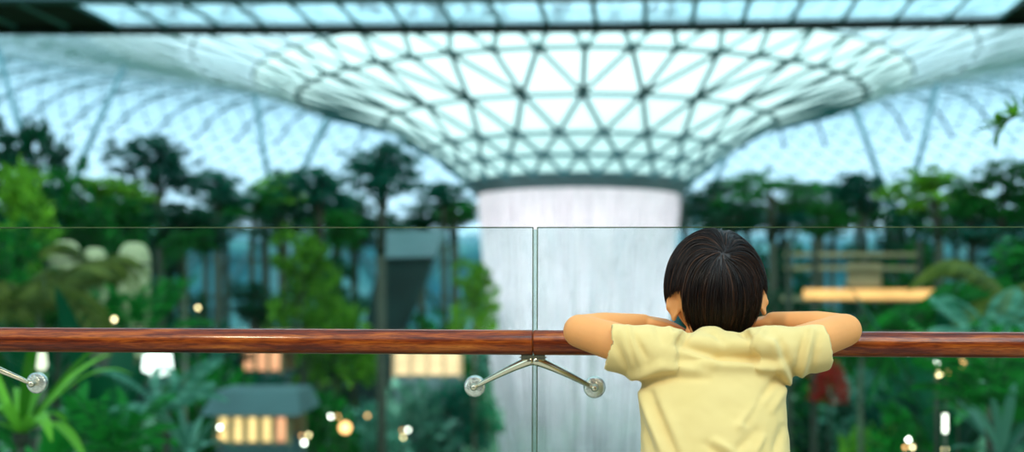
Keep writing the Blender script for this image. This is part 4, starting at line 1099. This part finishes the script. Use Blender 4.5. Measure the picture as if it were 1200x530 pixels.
# ---------------------------------------------------------------- lamps
M['bulb_warm'] = glow('bulb_warm', (1., .72, .36), 9); M['bulb_white'] = glow('bulb_white', (1., .95, .82), 14); M['bulb_orange'] = glow('bulb_orange', (1., .45, .16), 5)
M['lamp_white'] = glow('lamp_white', (.95, 1., .92), 2.6); M['lamp_cream'] = glow('lamp_cream', (1., 1., .72), 1.3)
def bulb(px, py, d, mt, label, r=.035, group='small garden lamps'):
    p = at(px, py, d); gz = ground(p.x, p.y)
    root = empty('garden_lamp', (p.x, p.y, min(gz, p.z-.3)), label, 'lamp', group)
    mb = MB(); mb.ball(p, r, 12, 8); wpart(mb, 'globe', mt, root, True)
    mb = MB(); mb.tube([(p.x, p.y+r*1.3, min(gz, p.z-.3)-.05), (p.x, p.y+r*1.3, p.z)], .007, 6); wpart(mb, 'stake', M['bark'], root, True)
W_, G_, O_ = M['bulb_white'], M['bulb_warm'], M['bulb_orange']
for a in [(388, 489, 26, W_, 'bright white garden lamp, left of an identical-sized dimmer one on the slope', .032), (396.5, 489, 27, O_, 'dim peach garden lamp touching the bright white one', .03),
          (405, 502, 25, O_, 'large blurred orange garden lamp on the slope', .12), (431, 488, 26, O_, 'small orange garden lamp right of the large one', .035),
          (354, 512, 24, O_, 'left upper lamp of the triple cluster right of the amber pavilion', .026), (362, 511, 24, G_, 'right upper lamp of the triple cluster right of the amber pavilion', .03), (357, 520, 23.6, W_, 'lowest lamp of the triple cluster right of the amber pavilion', .034),
          (258, 502, 22, W_, 'pale yellow lamp at the left end of the amber pavilion', .030), (259, 512, 22, O_, 'dim orange lamp just below the left end of the amber pavilion', .026),
          (472, 505, 26, O_, 'left lamp of the small trio on the slope beside the waterfall', .026), (478.5, 504.5, 26, W_, 'right lamp of the small trio on the slope beside the waterfall', .03), (473, 513, 26, G_, 'lowest lamp of the small trio on the slope beside the waterfall', .03),
          (134, 376, 12, G_, 'single peach lamp just above the handrail under the tan shells', .02), (232, 362, 16, M['bulb_warm'], 'single yellow flower, built as a glowing globe, in the palms behind the left glass panel', .022),  # second entry: a glowing globe stands in for a yellow flower
          (1098, 424, 8, W_, 'upper yellow lamp just below the handrail on the right', 0.014), (1101, 437, 8, G_, 'left orange lamp below the handrail on the right', 0.019), (1110, 436, 8.2, O_, 'right orange lamp below the handrail on the right', 0.019), (1126, 424, 8.6, O_, 'wide dim peach lamp under the handrail near the right edge', 0.033),
          (1065, 514, 9, W_, 'top lamp of the trio at the bottom, left of the tube lamp', 0.014), (1061, 523, 9, O_, 'lower left lamp of the trio left of the tube lamp', 0.012), (1070, 523, 9, G_, 'lower right lamp of the trio left of the tube lamp', 0.013), (1108, 526, 9, G_, 'lamp directly below the white tube lamp at the bottom edge', 0.017)]:
    bulb(*a)
p = at(1108, 494, 7); root = empty('tube_lamp', (p.x, p.y, ground(p.x, p.y)), 'upright white tube lamp at the lower right', 'lamp')
mb = MB(); mb.tube([at(1108, 506, 7), at(1108, 484, 7)], .014, 12); wpart(mb, 'tube', glow('tube_light', (1., .97, .8), 4), root, True)
mb = MB(); q = at(1108, 508, 7); mb.tube([(p.x, p.y, ground(p.x, p.y)-.05), q], .010, 8); wpart(mb, 'pole', M['bark'], root, True)
# pendant cluster and pale square lamp, hung from slim poles
def hung(px, py, d, shapes, name, mt, label):
    p = at(px, py, d); gz = ground(p.x, p.y); root = empty(name, (p.x, p.y, gz), label, 'lamp')
    top = at(px, py-26, d)
    mb = MB(); mb.tube([(p.x, p.y+.35, gz-.05), (p.x, p.y+.35, top.z+.02), (p.x, p.y, top.z+.05)], .018, 6); wpart(mb, 'pole', M['bark'], root, True)
    for x0, y0, x1, y1, r in shapes:
        mb = MB(); mb.cone(at(x0, y0, d), r*.8, at(x1, y1, d), r, 12); wpart(mb, 'lamp_shade', mt, root, True)
        mb = MB(); mb.tube([at(x0, y0, d), (p.x, p.y, top.z+.05)], .004, 4); wpart(mb, 'cord', M['bark'], root, True)
hung(184, 424, 9.5, [(172, 420, 172, 433, .037), (179, 417, 180, 438, .037), (188, 417, 188, 438, .037), (197, 418, 198, 436, .037)], 'cluster_lamp', M['lamp_white'], 'white cluster lamp of four drooping bell shades just below the handrail')
hung(43, 424, 7.6, [(37, 418, 37, 430, .036), (49, 418, 49, 430, .036)], 'twin_lamp', M['lamp_cream'], 'pale cream twin lamp just above the far left bracket disc')
